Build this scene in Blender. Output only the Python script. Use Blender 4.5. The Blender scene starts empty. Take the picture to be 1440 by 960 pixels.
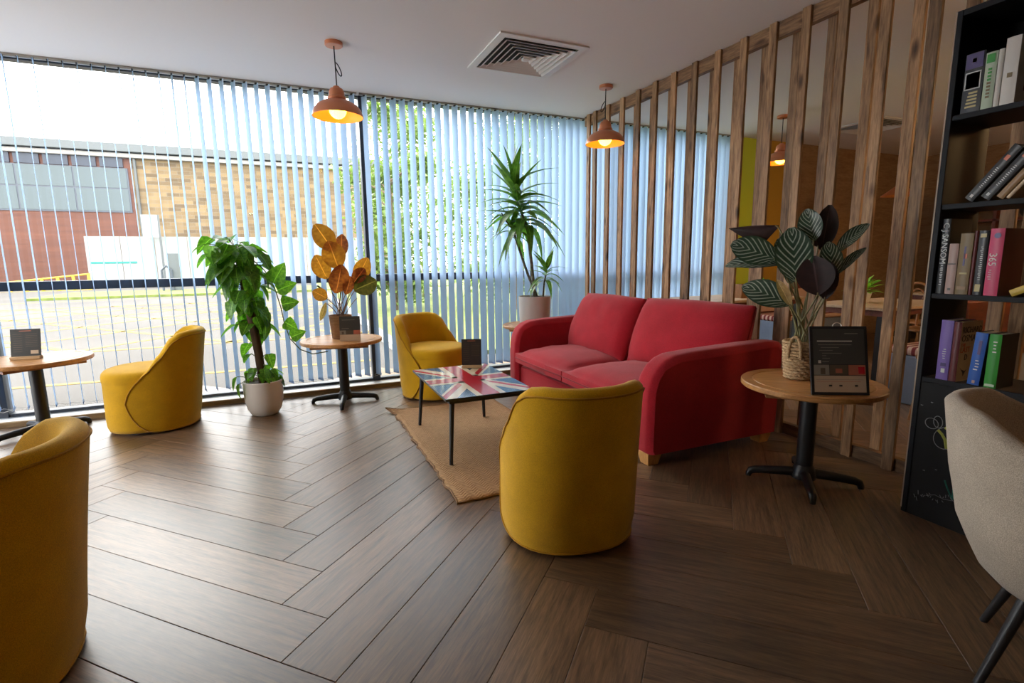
import bpy, bmesh, math, random
from mathutils import Vector, Matrix, noise as mnoise

random.seed(11)
S = bpy.context.scene
COL = S.collection
PI = math.pi
R = math.radians

# ---------------------------------------------------------------- camera
CAM_H = 1.2
F_PX, YAW, PITCH, ROLL = 717.5, 0.40975, 0.15734, -0.0125
_f0 = Vector((math.sin(YAW), math.cos(YAW), 0)); _r0 = Vector((math.cos(YAW), -math.sin(YAW), 0)); _u0 = Vector((0, 0, 1))
FWD = math.cos(PITCH) * _f0 - math.sin(PITCH) * _u0
_up = math.cos(PITCH) * _u0 + math.sin(PITCH) * _f0
RIGHT = math.cos(ROLL) * _r0 + math.sin(ROLL) * _up
UP = math.cos(ROLL) * _up - math.sin(ROLL) * _r0
cam_data = bpy.data.cameras.new('camera'); cam = bpy.data.objects.new('camera', cam_data); COL.objects.link(cam)
cam_data.sensor_width = 36; cam_data.sensor_fit = 'HORIZONTAL'; cam_data.lens = F_PX / 1440 * 36
cam_data.clip_start = 0.05; cam_data.clip_end = 500
cam.matrix_world = Matrix(((RIGHT.x, UP.x, -FWD.x, 0), (RIGHT.y, UP.y, -FWD.y, 0), (RIGHT.z, UP.z, -FWD.z, CAM_H), (0, 0, 0, 1)))
S.camera = cam

def ray(x, y): return FWD + RIGHT * ((x - 720) / F_PX) - UP * ((y - 480) / F_PX)
def onz(x, y, z=0.0):
    r = ray(x, y); t = (z - CAM_H) / r.z; return Vector((r.x * t, r.y * t, z))
def ony(x, y, Y):
    r = ray(x, y); t = Y / r.y; return Vector((r.x * t, Y, CAM_H + r.z * t))
def onx(x, y, X):
    r = ray(x, y); t = X / r.x; return Vector((X, r.y * t, CAM_H + r.z * t))

# ---------------------------------------------------------------- world, exposure
SKY = 8.0
world = bpy.data.worlds.new('overcast_sky'); S.world = world; world.use_nodes = True
wn = world.node_tree.nodes; wl = world.node_tree.links
bg = wn['Background']; bg.inputs['Strength'].default_value = SKY
wtc = wn.new('ShaderNodeTexCoord'); wno = wn.new('ShaderNodeTexNoise'); wno.inputs['Scale'].default_value = 2.2; wno.inputs['Detail'].default_value = 4
wr = wn.new('ShaderNodeValToRGB'); wr.color_ramp.elements[0].color = (0.86, 0.86, 0.86, 1); wr.color_ramp.elements[1].color = (1, .985, .955, 1)
wr.color_ramp.elements[0].position = 0.35; wr.color_ramp.elements[1].position = 0.6
wl.new(wtc.outputs['Generated'], wno.inputs['Vector']); wl.new(wno.outputs['Fac'], wr.inputs['Fac']); wl.new(wr.outputs['Color'], bg.inputs['Color'])
vs = S.view_settings; vs.view_transform = 'Standard'; vs.look = 'None'; vs.exposure = 0.32; vs.gamma = 1.0; vs.use_curve_mapping = False
BULB_W = 11.0
FILL_BULB_W = 55.0  # bulb strength of the unseen pendants added as fill

# ---------------------------------------------------------------- room numbers (metres)
CEIL = 2.713
WIN_Y = 5.05            # plane of the hanging blinds
FRAME_Y = 5.17
PART_X = 3.03           # front face of the slat screen
CAFE_X = 9.2
LEFT_X, BACK_Y = -4.2, -2.6

# ---------------------------------------------------------------- mesh helpers
class MB:
    def __init__(s): s.v = []; s.f = []; s.uv = None; s.mi = []
    def add(s, vs, fs, mi=0):
        o = len(s.v); s.v += [tuple(p) for p in vs]; s.f += [tuple(i + o for i in f) for f in fs]; s.mi += [mi] * len(fs); return s
    def box(s, c, d, rot=None, mi=0):
        c = Vector(c); hx, hy, hz = d[0] / 2, d[1] / 2, d[2] / 2
        P = [Vector((x, y, z)) for x in (-hx, hx) for y in (-hy, hy) for z in (-hz, hz)]
        if rot is not None: P = [rot @ p for p in P]
        return s.add([p + c for p in P], [(0, 1, 3, 2), (4, 6, 7, 5), (0, 4, 5, 1), (2, 3, 7, 6), (0, 2, 6, 4), (1, 5, 7, 3)], mi)
    def span(s, a, b, mi=0):
        return s.box([(a[i] + b[i]) / 2 for i in range(3)], [abs(b[i] - a[i]) for i in range(3)], None, mi)
    def lathe(s, prof, n=32, c=(0, 0, 0), sx=1, sy=1, cap0=True, cap1=True):
        c = Vector(c); vs = []; fs = []
        for r, z in prof:
            for k in range(n):
                a = 2 * PI * k / n; vs.append((c.x + r * sx * math.cos(a), c.y + r * sy * math.sin(a), c.z + z))
        m = len(prof)
        for i in range(m - 1):
            for k in range(n):
                k2 = (k + 1) % n; fs.append((i * n + k, i * n + k2, (i + 1) * n + k2, (i + 1) * n + k))
        if cap0: fs.append(tuple(range(n - 1, -1, -1)))
        if cap1: fs.append(tuple((m - 1) * n + k for k in range(n)))
        return s.add(vs, fs)
    def tube(s, path, rad, n=8, closed=False):
        P = [Vector(p) for p in path]; m = len(P)
        rr = rad if isinstance(rad, (list, tuple)) else [rad] * m
        vs = []; fs = []; prev = None
        for i in range(m):
            if closed: t = P[(i + 1) % m] - P[(i - 1) % m]
            else: t = P[min(i + 1, m - 1)] - P[max(i - 1, 0)]
            t.normalize()
            if prev is None:
                a = Vector((0, 0, 1)) if abs(t.z) < .9 else Vector((1, 0, 0)); u = t.cross(a).normalized()
            else:
                u = (prev - t * prev.dot(t)).normalized()
            prev = u; w = t.cross(u)
            for k in range(n):
                an = 2 * PI * k / n; vs.append(P[i] + (u * math.cos(an) + w * math.sin(an)) * rr[i])
        rng = m if closed else m - 1
        for i in range(rng):
            j = (i + 1) % m
            for k in range(n):
                k2 = (k + 1) % n; fs.append((i * n + k, i * n + k2, j * n + k2, j * n + k))
        if not closed:
            fs.append(tuple(range(n - 1, -1, -1))); fs.append(tuple((m - 1) * n + k for k in range(n)))
        return s.add(vs, fs)
    def prism(s, poly, h, M=None):
        n = len(poly); vs = [Vector((p[0], p[1], 0)) for p in poly] + [Vector((p[0], p[1], h)) for p in poly]
        if M is not None: vs = [M @ p for p in vs]
        fs = [tuple(range(n - 1, -1, -1)), tuple(range(n, 2 * n))] + [(i, (i + 1) % n, n + (i + 1) % n, n + i) for i in range(n)]
        return s.add(vs, fs)
    def grid(s, fn, nu, nv, cu=False, cv=False):
        o = [fn(i, j) for i in range(nu) for j in range(nv)]; fs = []
        for i in range(nu if cu else nu - 1):
            for j in range(nv if cv else nv - 1):
                i2 = (i + 1) % nu; j2 = (j + 1) % nv; fs.append((i * nv + j, i2 * nv + j, i2 * nv + j2, i * nv + j2))
        return s.add(o, fs)
    def mesh(s, name, mats, smooth=None):
        me = bpy.data.meshes.new(name); me.from_pydata(s.v, [], s.f)
        if not isinstance(mats, (list, tuple)): mats = [mats]
        for m in mats: me.materials.append(m)
        if len(mats) > 1: me.polygons.foreach_set('material_index', s.mi)
        bm = bmesh.new(); bm.from_mesh(me); bmesh.ops.recalc_face_normals(bm, faces=bm.faces); bm.to_mesh(me); bm.free()
        if smooth:
            for p in me.polygons: p.use_smooth = True
            me.set_sharp_from_angle(angle=R(smooth))
        me.update(); return me
    def build(s, name, mats, parent=None, smooth=None, bevel=0, seg=2):
        me = s.mesh(name, mats, smooth if smooth else (35 if bevel else None))
        return put(name, me, parent, bevel=bevel, seg=seg)

def put(name, me, parent=None, M=None, bevel=0, seg=2):
    o = bpy.data.objects.new(name, me); COL.objects.link(o)
    if parent is not None: o.parent = parent
    if M is not None: o.matrix_basis = M
    if bevel:
        m = o.modifiers.new('bevel', 'BEVEL'); m.width = bevel; m.segments = seg; m.limit_method = 'ANGLE'; m.angle_limit = R(40)
    return o
def tag(o, label=None, cat=None, group=None, kind=None):
    if label: o['label'] = label
    if cat: o['category'] = cat
    if group: o['group'] = group
    if kind: o['kind'] = kind
    return o
def thing(name, label, cat, loc=(0, 0, 0), rz=0, group=None):
    o = bpy.data.objects.new(name, None); COL.objects.link(o); o.empty_display_size = .1
    o.location = loc; o.rotation_euler = (0, 0, rz); return tag(o, label, cat, group)
def struct(name, loc=(0, 0, 0)):
    o = bpy.data.objects.new(name, None); COL.objects.link(o); o.location = loc; o['kind'] = 'structure'; return o
def copy_tree(o, parent=None):
    c = o.copy(); COL.objects.link(c); c.parent = parent
    for ch in [x for x in bpy.data.objects if x.parent == o]: copy_tree(ch, c)
    return c
def frame(p, d, n):
    d = Vector(d).normalized(); n = Vector(n); x = d.cross(n)
    if x.length < 1e-4: x = d.cross(Vector((1, .3, .2)))
    x.normalize(); z = x.cross(d)
    return Matrix(((x.x, d.x, z.x, p[0]), (x.y, d.y, z.y, p[1]), (x.z, d.z, z.z, p[2]), (0, 0, 0, 1)))
def bez(pts, n=12):
    P = [Vector(p) for p in pts]; out = []
    for i in range(n + 1):
        t = i / n; Q = P[:]
        while len(Q) > 1: Q = [Q[k].lerp(Q[k + 1], t) for k in range(len(Q) - 1)]
        out.append(Q[0])
    return out
def interp(tab, x):
    if x <= tab[0][0]: return tab[0][1]
    for (a, va), (b, vb) in zip(tab, tab[1:]):
        if x <= b:
            t = (x - a) / (b - a); t = t * t * (3 - 2 * t) * .5 + t * .5; return va + (vb - va) * t
    return tab[-1][1]
def text_part(body, size, mat, parent, M, name='lettering', align='CENTER', depth=.0004, sx=1.0):
    cu = bpy.data.curves.new('t', 'FONT'); cu.body = body; cu.size = size; cu.align_x = align; cu.align_y = 'CENTER'; cu.extrude = depth; cu.resolution_u = 2
    t = bpy.data.objects.new('t', cu); COL.objects.link(t)
    dg = bpy.context.evaluated_depsgraph_get(); me = bpy.data.meshes.new_from_object(t.evaluated_get(dg))
    bpy.data.objects.remove(t); me.materials.clear(); me.materials.append(mat)
    if sx != 1.0: me.transform(Matrix.Diagonal((sx, 1, 1, 1)))
    return put(name, me, parent, M)

# ---------------------------------------------------------------- materials
MATS = {}
def mat(name, col, rough=.6, metal=0, spec=.5, emit=None, estr=0, sheen=0, coat=0):
    m = bpy.data.materials.new(name); m.use_nodes = True; b = m.node_tree.nodes['Principled BSDF']
    b.inputs['Base Color'].default_value = (*col, 1); b.inputs['Roughness'].default_value = rough; b.inputs['Metallic'].default_value = metal
    b.inputs['Specular IOR Level'].default_value = spec; b.inputs['Sheen Weight'].default_value = sheen; b.inputs['Coat Weight'].default_value = coat
    if emit: b.inputs['Emission Color'].default_value = (*emit, 1); b.inputs['Emission Strength'].default_value = estr
    MATS[name] = m; return m
def nodes(m): return m.node_tree.nodes, m.node_tree.links, m.node_tree.nodes['Principled BSDF']
def ramp(n, stops):
    r = n.new('ShaderNodeValToRGB'); e = r.color_ramp.elements
    e[0].position, e[0].color = stops[0][0], (*stops[0][1], 1); e[1].position, e[1].color = stops[-1][0], (*stops[-1][1], 1)
    for p, c in stops[1:-1]: x = e.new(p); x.color = (*c, 1)
    return r
def coords(m, scale=(1, 1, 1), kind='Object', rnd=0):
    n, l, b = nodes(m); tc = n.new('ShaderNodeTexCoord'); mp = n.new('ShaderNodeMapping'); mp.inputs['Scale'].default_value = scale
    l.new(tc.outputs[kind], mp.inputs['Vector'])
    if rnd:
        oi = n.new('ShaderNodeObjectInfo'); mu = n.new('ShaderNodeMath'); mu.operation = 'MULTIPLY'; mu.inputs[1].default_value = rnd
        l.new(oi.outputs['Random'], mu.inputs[0]); cx = n.new('ShaderNodeCombineXYZ'); l.new(mu.outputs[0], cx.inputs[0]); l.new(mu.outputs[0], cx.inputs[1]); l.new(mu.outputs[0], cx.inputs[2])
        l.new(cx.outputs[0], mp.inputs['Location'])
    return mp
def noise(m, mp, scale, detail=3, rough=.5, dist=0):
    n, l, b = nodes(m); t = n.new('ShaderNodeTexNoise'); t.inputs['Scale'].default_value = scale; t.inputs['Detail'].default_value = detail
    t.inputs['Roughness'].default_value = rough; t.inputs['Distortion'].default_value = dist; l.new(mp.outputs[0], t.inputs['Vector']); return t
def bump(m, src, strength=.3, dist=.002):
    n, l, b = nodes(m); bp = n.new('ShaderNodeBump'); bp.inputs['Strength'].default_value = strength; bp.inputs['Distance'].default_value = dist
    l.new(src, bp.inputs['Height']); l.new(bp.outputs[0], b.inputs['Normal'])
def mixc(m, fac, a, b_, mode='MIX'):
    n, l, b = nodes(m); x = n.new('ShaderNodeMix'); x.data_type = 'RGBA'; x.blend_type = mode
    for sock, v in ((x.inputs[0], fac), (x.inputs[6], a), (x.inputs[7], b_)):
        if isinstance(v, (int, float)): sock.default_value = v
        elif isinstance(v, (tuple, list)): sock.default_value = (*v, 1)
        else: l.new(v, sock)
    return x.outputs[2]

def wood(name, dark, light, scale=(1, 12, 12), rough=.45, knots=False, rnd=20, bmp=.25, var=.35, spec=.5, fine=13):
    """grain runs along local X unless scale says otherwise"""
    m = mat(name, light, rough, spec=spec); n, l, b = nodes(m)
    mp = coords(m, scale, rnd=rnd); t = noise(m, mp, 3.0, 6, .62, .6); tf = noise(m, mp, fine, 3, .6, .2)
    add = n.new('ShaderNodeMath'); add.operation = 'MULTIPLY_ADD'; add.inputs[1].default_value = .38; l.new(tf.outputs['Fac'], add.inputs[0])
    sc = n.new('ShaderNodeMath'); sc.operation = 'MULTIPLY'; sc.inputs[1].default_value = .62; l.new(t.outputs['Fac'], sc.inputs[0]); l.new(sc.outputs[0], add.inputs[2])
    r = ramp(n, [(.36, dark), (.50, tuple((a + c) / 2 for a, c in zip(dark, light))), (.63, light)]); l.new(add.outputs[0], r.inputs['Fac'])
    col = r.outputs['Color']
    oi = n.new('ShaderNodeObjectInfo'); rr = ramp(n, [(0, (1 - var,) * 3), (1, (1 + var * .4,) * 3)]); l.new(oi.outputs['Random'], rr.inputs['Fac'])
    col = mixc(m, 1.0, col, rr.outputs['Color'], 'MULTIPLY')
    if knots:
        mp2 = coords(m, tuple(1.0 if s == min(scale) else 2.6 for s in scale), rnd=rnd * 1.7)
        vo = n.new('ShaderNodeTexVoronoi'); vo.inputs['Scale'].default_value = 3.6; l.new(mp2.outputs[0], vo.inputs['Vector'])
        kr = ramp(n, [(.05, (.07, .04, .03)), (.14, (.42, .36, .30)), (.24, (1, 1, 1))]); l.new(vo.outputs['Distance'], kr.inputs['Fac'])
        col = mixc(m, .9, col, kr.outputs['Color'], 'MULTIPLY')
    l.new(col, b.inputs['Base Color']); bump(m, t.outputs['Fac'], bmp, .0015); return m

def fabric(name, col, weave=420, rough=.9, var=.18, sheen=.15, bmp=.5):
    m = mat(name, col, rough, sheen=sheen, spec=.2); n, l, b = nodes(m)
    mp = coords(m); t = noise(m, mp, weave, 2, .6); t2 = noise(m, mp, 9, 3)
    c1 = tuple(c * (1 - var) for c in col); c2 = tuple(min(1, c * (1 + var)) for c in col)
    r = ramp(n, [(.35, c1), (.65, c2)]); l.new(t.outputs['Fac'], r.inputs['Fac'])
    r2 = ramp(n, [(.3, (.9, .9, .9)), (.7, (1.06, 1.06, 1.06))]); l.new(t2.outputs['Fac'], r2.inputs['Fac'])
    l.new(mixc(m, 1.0, r.outputs['Color'], r2.outputs['Color'], 'MULTIPLY'), b.inputs['Base Color'])
    bump(m, t.outputs['Fac'], bmp, .0015); return m

def leaf_mat(name, col_a, col_b, trans=.4, back=None, stripes=None, rough=.35):
    m = mat(name, col_a, rough, spec=.5); n, l, b = nodes(m)
    mp = coords(m, (1, 1, 1), 'UV', rnd=0); t = noise(m, coords(m, (1, 1, 1), rnd=13), 9, 3)
    r = ramp(n, [(.35, col_a), (.68, col_b)]); l.new(t.outputs['Fac'], r.inputs['Fac']); col = r.outputs['Color']
    oi = n.new('ShaderNodeObjectInfo'); rr = ramp(n, [(0, (.72, .72, .72)), (1, (1.22, 1.2, 1.1))]); l.new(oi.outputs['Random'], rr.inputs['Fac'])
    col = mixc(m, 1, col, rr.outputs['Color'], 'MULTIPLY')
    sp = n.new('ShaderNodeSeparateXYZ'); l.new(mp.outputs[0], sp.inputs[0])
    ab = n.new('ShaderNodeMath'); ab.operation = 'ABSOLUTE'; l.new(sp.outputs[0], ab.inputs[0])
    rib = ramp(n, [(.02, (1, 1, 1)), (.07, (0, 0, 0))]); l.new(ab.outputs[0], rib.inputs['Fac'])
    if stripes:
        k = n.new('ShaderNodeMath'); k.operation = 'MULTIPLY_ADD'; k.inputs[1].default_value = -0.42; l.new(ab.outputs[0], k.inputs[0]); l.new(sp.outputs[1], k.inputs[2])
        k2 = n.new('ShaderNodeMath'); k2.operation = 'MULTIPLY'; k2.inputs[1].default_value = 46; l.new(k.outputs[0], k2.inputs[0])
        si = n.new('ShaderNodeMath'); si.operation = 'SINE'; l.new(k2.outputs[0], si.inputs[0])
        sr = ramp(n, [(.45, (0, 0, 0)), (.95, (1, 1, 1))]); l.new(si.outputs[0], sr.inputs['Fac'])
        edge = ramp(n, [(.78, (1, 1, 1)), (.92, (0, 0, 0))]); l.new(ab.outputs[0], edge.inputs['Fac'])
        f = mixc(m, 1, sr.outputs['Color'], edge.outputs['Color'], 'MULTIPLY')
        col = mixc(m, f, col, stripes)
    else:
        col = mixc(m, rib.outputs['Color'], col, tuple(min(1, c * 1.7 + .02) for c in col_b))
    if back:
        ge = n.new('ShaderNodeNewGeometry'); col = mixc(m, ge.outputs['Backfacing'], col, back)
    l.new(col, b.inputs['Base Color'])
    tr = n.new('ShaderNodeBsdfTranslucent'); l.new(mixc(m, 1, col, (1.5, 1.7, .8), 'MULTIPLY'), tr.inputs['Color'])
    mx = n.new('ShaderNodeMixShader'); mx.inputs[0].default_value = trans; out = n['Material Output']
    l.new(b.outputs[0], mx.inputs[1]); l.new(tr.outputs[0], mx.inputs[2]); l.new(mx.outputs[0], out.inputs['Surface']); return m

M_plank = wood('floor_plank_wood', (.062, .034, .018), (.26, .150, .078), (1.2, 16, 16), rough=.37, var=.38, bmp=.12, spec=.85)
MATS['floor_plank_wood'].node_tree.nodes['Principled BSDF'].inputs['Coat Weight'].default_value = .12; MATS['floor_plank_wood'].node_tree.nodes['Principled BSDF'].inputs['Coat Roughness'].default_value = .34
M_plank_joint = mat('floor_joint', (.012, .009, .007), .8)
M_ceil = mat('ceiling_paint', (.77, .745, .735), .9)
M_wall = mat('wall_paint', (.17, .12, .085), .9)
M_white = mat('white_gloss_paint', (.78, .77, .75), .45)
M_trimwood = wood('sill_trim_wood', (.20, .12, .055), (.42, .28, .14), (1, 14, 14), .5)
M_slatwood = wood('screen_timber', (.12, .056, .022), (.52, .30, .145), (9, 9, .8), .62, knots=True, var=.4, bmp=.4)
M_frame = mat('window_frame_grey', (.045, .055, .075), .45)
M_black = mat('black_powder_coat', (.012, .012, .014), .42)
M_copper = mat('copper_paint', (.62, .235, .12), .34, metal=.55)
M_copper_in = mat('copper_inside', (.85, .36, .10), .5)
M_bulb = mat('lit_bulb_glass', (1, .85, .6), .3, emit=(1.0, .60, .045), estr=BULB_W)
M_cord = mat('black_cord', (.015, .014, .014), .7)
M_yellow = fabric('mustard_fabric', (.60, .325, .004))
M_yellow_pipe = fabric('mustard_piping', (.42, .20, .004))
M_red = fabric('red_sofa_fabric', (.36, .010, .020), weave=300, var=.22)
M_red_pipe = fabric('red_piping', (.24, .010, .018))
M_grey = fabric('oatmeal_fabric', (.42, .35, .275), weave=480, var=.30)
M_oak = wood('oak_table_top', (.36, .15, .040), (.64, .32, .110), (1, 11, 11), .38, var=.15, bmp=.08)
M_oak_edge = wood('oak_table_edge', (.22, .085, .030), (.40, .17, .065), (1, 9, 9), .45, var=.1)
M_beech = wood('light_block_wood', (.55, .33, .15), (.74, .50, .27), (1, 10, 10), .5)
M_leg_oak = wood('sofa_leg_wood', (.42, .19, .05), (.62, .32, .10), (8, 8, 1), .4, var=.1)
M_potwhite = mat('white_ceramic', (.72, .66, .60), .4)
M_soil = mat('potting_soil', (.035, .022, .014), .95)
M_bark = wood('moss_pole_bark', (.05, .025, .014), (.17, .095, .05), (5, 5, 1), .95, bmp=1.0)
M_stem = mat('green_stem', (.10, .13, .035), .55)
M_cane = wood('grey_cane', (.07, .075, .05), (.20, .19, .13), (4, 4, 18), .8)
M_petiole = mat('brown_petiole', (.23, .10, .045), .5)
M_pothos = leaf_mat('pothos_leaf', (.05, .16, .016), (.15, .33, .035), .5)
M_drac = leaf_mat('dracaena_leaf', (.050, .145, .022), (.13, .28, .05), .33)
M_orange = leaf_mat('bronze_leaf', (.33, .115, .018), (.50, .20, .03), .38)
M_orange_r = leaf_mat('russet_leaf', (.20, .045, .020), (.42, .12, .03), .32)
M_calathea = leaf_mat('pinstripe_leaf', (.010, .030, .016), (.022, .055, .028), .05, back=(.060, .010, .016), stripes=(.34, .38, .31), rough=.28)
M_calathea_dk = leaf_mat('maroon_leaf_back', (.014, .005, .006), (.026, .008, .009), .05, rough=.45)
M_dryleaf = leaf_mat('dry_tan_leaf', (.42, .27, .13), (.58, .41, .22), .2)
M_rope = None
M_paper_dk = mat('dark_print', (.030, .027, .024), .35)
M_paper_grey = mat('charcoal_print', (.055, .052, .046), .4)
M_paper_beige = mat('beige_print', (.50, .36, .24), .5)
M_paper_line = mat('pale_print_line', (.55, .50, .42), .5)
M_ink = mat('dark_ink', (.02, .015, .012), .5)
M_photo1 = mat('photo_grey', (.24, .21, .17), .4)
M_photo2 = mat('photo_brown', (.10, .07, .045), .4)
M_photo3 = mat('photo_red', (.42, .12, .07), .4)
M_navy = mat('flag_blue', (.02, .10, .22), .16, coat=.1)
M_flagred = mat('flag_red', (.48, .018, .03), .16, coat=.1)
M_flagwhite = mat('flag_cream', (.74, .62, .46), .16, coat=.1)
M_shelf = mat('bookcase_navy_black', (.008, .009, .012), .6, spec=.25)
M_board = mat('chalkboard_black', (.006, .006, .007), .8)
M_chalk = mat('white_chalk', (.26, .26, .27), .9)
M_chalk_y = mat('yellow_chalk', (.42, .44, .09), .9)
M_chalk_g = mat('green_chalk', (.025, .16, .12), .9)
M_pages = mat('book_pages', (.62, .55, .43), .8)

# woven rope
M_rope = mat('seagrass_rope', (.45, .29, .14), .8); n, l, b = nodes(M_rope)
mp = coords(M_rope, (1, 1, 1)); t = noise(M_rope, mp, 130, 2); r = ramp(n, [(.3, (.26, .15, .065)), (.7, (.60, .41, .22))]); l.new(t.outputs['Fac'], r.inputs['Fac']); l.new(r.outputs['Color'], b.inputs['Base Color']); bump(M_rope, t.outputs['Fac'], .8, .004)
# jute rug with a herringbone weave
M_rug = mat('jute_weave', (.42, .26, .12), .95); n, l, b = nodes(M_rug)
mp = coords(M_rug, (1, 1, 1)); sp = n.new('ShaderNodeSeparateXYZ'); l.new(mp.outputs[0], sp.inputs[0])
tri = n.new('ShaderNodeMath'); tri.operation = 'PINGPONG'; tri.inputs[1].default_value = .035; l.new(sp.outputs[0], tri.inputs[0])
ad = n.new('ShaderNodeMath'); ad.operation = 'ADD'; l.new(tri.outputs[0], ad.inputs[0]); l.new(sp.outputs[1], ad.inputs[1])
mu = n.new('ShaderNodeMath'); mu.operation = 'MULTIPLY'; mu.inputs[1].default_value = 300; l.new(ad.outputs[0], mu.inputs[0])
si = n.new('ShaderNodeMath'); si.operation = 'SINE'; l.new(mu.outputs[0], si.inputs[0])
t = noise(M_rug, mp, 60, 3); r = ramp(n, [(.2, (.27, .145, .062)), (.8, (.52, .32, .155))])
av = n.new('ShaderNodeMath'); av.operation = 'MULTIPLY_ADD'; av.inputs[1].default_value = .34; l.new(si.outputs[0], av.inputs[0]); l.new(t.outputs['Fac'], av.inputs[2]); l.new(av.outputs[0], r.inputs['Fac'])
l.new(r.outputs['Color'], b.inputs['Base Color']); bump(M_rug, av.outputs[0], .7, .004)
# blind fabric: lets daylight through
M_blind = bpy.data.materials.new('pale_blue_blind_fabric'); M_blind.use_nodes = True; n, l, b = nodes(M_blind)
b.inputs['Base Color'].default_value = (.54, .66, .82, 1); b.inputs['Roughness'].default_value = .8; b.inputs['Specular IOR Level'].default_value = .2
tr = n.new('ShaderNodeBsdfTranslucent'); tr.inputs['Color'].default_value = (.33, .48, .70, 1)
mx = n.new('ShaderNodeMixShader'); mx.inputs[0].default_value = .5; l.new(b.outputs[0], mx.inputs[1]); l.new(tr.outputs[0], mx.inputs[2]); l.new(mx.outputs[0], n['Material Output'].inputs['Surface'])
# clear glass pane: mostly clear, mirror-like at grazing angles
M_glass = bpy.data.materials.new('clear_window_glass'); M_glass.use_nodes = True; n = M_glass.node_tree.nodes; l = M_glass.node_tree.links; n.remove(n['Principled BSDF'])
tp = n.new('ShaderNodeBsdfTransparent'); tp.inputs['Color'].default_value = (.96, .98, .98, 1); gl = n.new('ShaderNodeBsdfGlossy'); gl.inputs['Roughness'].default_value = .02
fr = n.new('ShaderNodeFresnel'); fr.inputs['IOR'].default_value = 1.35; mx = n.new('ShaderNodeMixShader'); l.new(fr.outputs[0], mx.inputs[0]); l.new(tp.outputs[0], mx.inputs[1]); l.new(gl.outputs[0], mx.inputs[2]); l.new(mx.outputs[0], n['Material Output'].inputs['Surface'])

# ================================================================ STRUCTURE
# ---- floor of herringbone planks
floor = struct('floor')
MB().span((LEFT_X, BACK_Y, -.06), (CAFE_X, FRAME_Y + .1, -.012)).build('subfloor', M_plank_joint, floor)
PW, PL, GAP = .2068, 1.308, .0016
X0, Y0 = .04, 1.70
def chamfer_plank(Lx, Wy):
    m = MB(); c = .0016; hx, hy = Lx / 2 - GAP / 2, Wy / 2 - GAP / 2
    v = [(sx * hx, sy * hy, -.012) for sx, sy in ((-1, -1), (1, -1), (1, 1), (-1, 1))] + [(sx * hx, sy * hy, -c * .7) for sx, sy in ((-1, -1), (1, -1), (1, 1), (-1, 1))] + [(sx * (hx - c), sy * (hy - c), 0) for sx, sy in ((-1, -1), (1, -1), (1, 1), (-1, 1))]
    f = [(0, 1, 5, 4), (1, 2, 6, 5), (2, 3, 7, 6), (3, 0, 4, 7), (4, 5, 9, 8), (5, 6, 10, 9), (6, 7, 11, 10), (7, 4, 8, 11), (8, 9, 10, 11), (3, 2, 1, 0)]
    return m.add(v, f).mesh('plank', M_plank)
ME_plank = chamfer_plank(PL, PW)
q2 = math.sqrt(2)
cands = []
for mcol in range(-4, 7):
    for k in range(-40, 40):
        for kind in (0, 1):
            if kind == 0: a, bb = k * PW + PL / 2, (k + .5) * PW
            else: a, bb = k * PW + PL + PW / 2, (k + 1) * PW - PL / 2
            a += mcol * PL; bb -= mcol * PL
            x, y = X0 + (a - bb) / q2, Y0 + (a + bb) / q2
            if LEFT_X + .75 < x < CAFE_X - .75 and y < FRAME_Y + .3 and y > BACK_Y:
                d = Vector((x, y, -CAM_H)); z = d.dot(FWD); u = d.dot(RIGHT); vv = d.dot(UP)
                seen = z > -.2 and abs(u) < 1.06 * z + .6 and vv > -.69 * z - .55
                if seen or y > -1.2: cands.append((not seen, d.length, x, y, kind))
cands.sort()
_rest = MB()
for i, (hid, dist, x, y, kind) in enumerate(cands):
    ang = R(45) if kind == 0 else R(135)
    if i < 296:
        put('plank', ME_plank, floor, Matrix.Translation((x, y, 0)) @ Matrix.Rotation(ang, 4, 'Z'))
    else:
        M = Matrix.Translation((x, y, 0)) @ Matrix.Rotation(ang, 4, 'Z')
        _rest.add([M @ v.co for v in ME_plank.vertices], [tuple(p.vertices) for p in ME_plank.polygons])
if _rest.v:
    o = _rest.build('other_planks', M_plank, floor); o['kind'] = 'stuff'

# ---- ceiling and walls
tag(MB().span((LEFT_X - .2, BACK_Y - .2, CEIL), (CAFE_X + .2, FRAME_Y + .05, CEIL + .2)).build('ceiling', M_ceil), kind='structure')
tag(MB().span((LEFT_X - .2, BACK_Y - .2, -.06), (LEFT_X, 2.3, CEIL)).build('wall_left', M_wall), kind='structure')
lw = struct('window_5')
ys = [2.3, 3.7, FRAME_Y + .05]
for a_, b_ in zip(ys, ys[1:]):
    MB().span((LEFT_X - .06, b_ - .04, 0), (LEFT_X + .05, b_ + .04, CEIL)).build('mullion', M_frame, lw)
    MB().span((LEFT_X - .05, a_ + .04, 1.015), (LEFT_X + .04, b_ - .04, 1.085)).build('transom', M_frame, lw)
    MB().span((LEFT_X - .05, a_ + .04, -.01), (LEFT_X + .04, b_ - .04, .085)).build('bottom_rail', M_frame, lw)
    for z0, z1 in ((.085, 1.015), (1.085, CEIL)):
        MB().add([(LEFT_X, a_ + .04, z0), (LEFT_X, b_ - .04, z0), (LEFT_X, b_ - .04, z1), (LEFT_X, a_ + .04, z1)], [(0, 1, 2, 3)]).build('pane', M_glass, lw)
tag(MB().span((LEFT_X, BACK_Y - .2, -.06), (CAFE_X, BACK_Y, CEIL)).build('wall_back', M_wall), kind='structure')
M_cafewall = wood('cafe_wall_plaster', (.22, .12, .06), (.33, .20, .105), (1, 1, 5), .85, rnd=0, bmp=.2)
M_lime = mat('lime_wall_paint', (.56, .68, .06), .85)
M_ochre = mat('ochre_wall_paint', (.48, .27, .03), .85)
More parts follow.
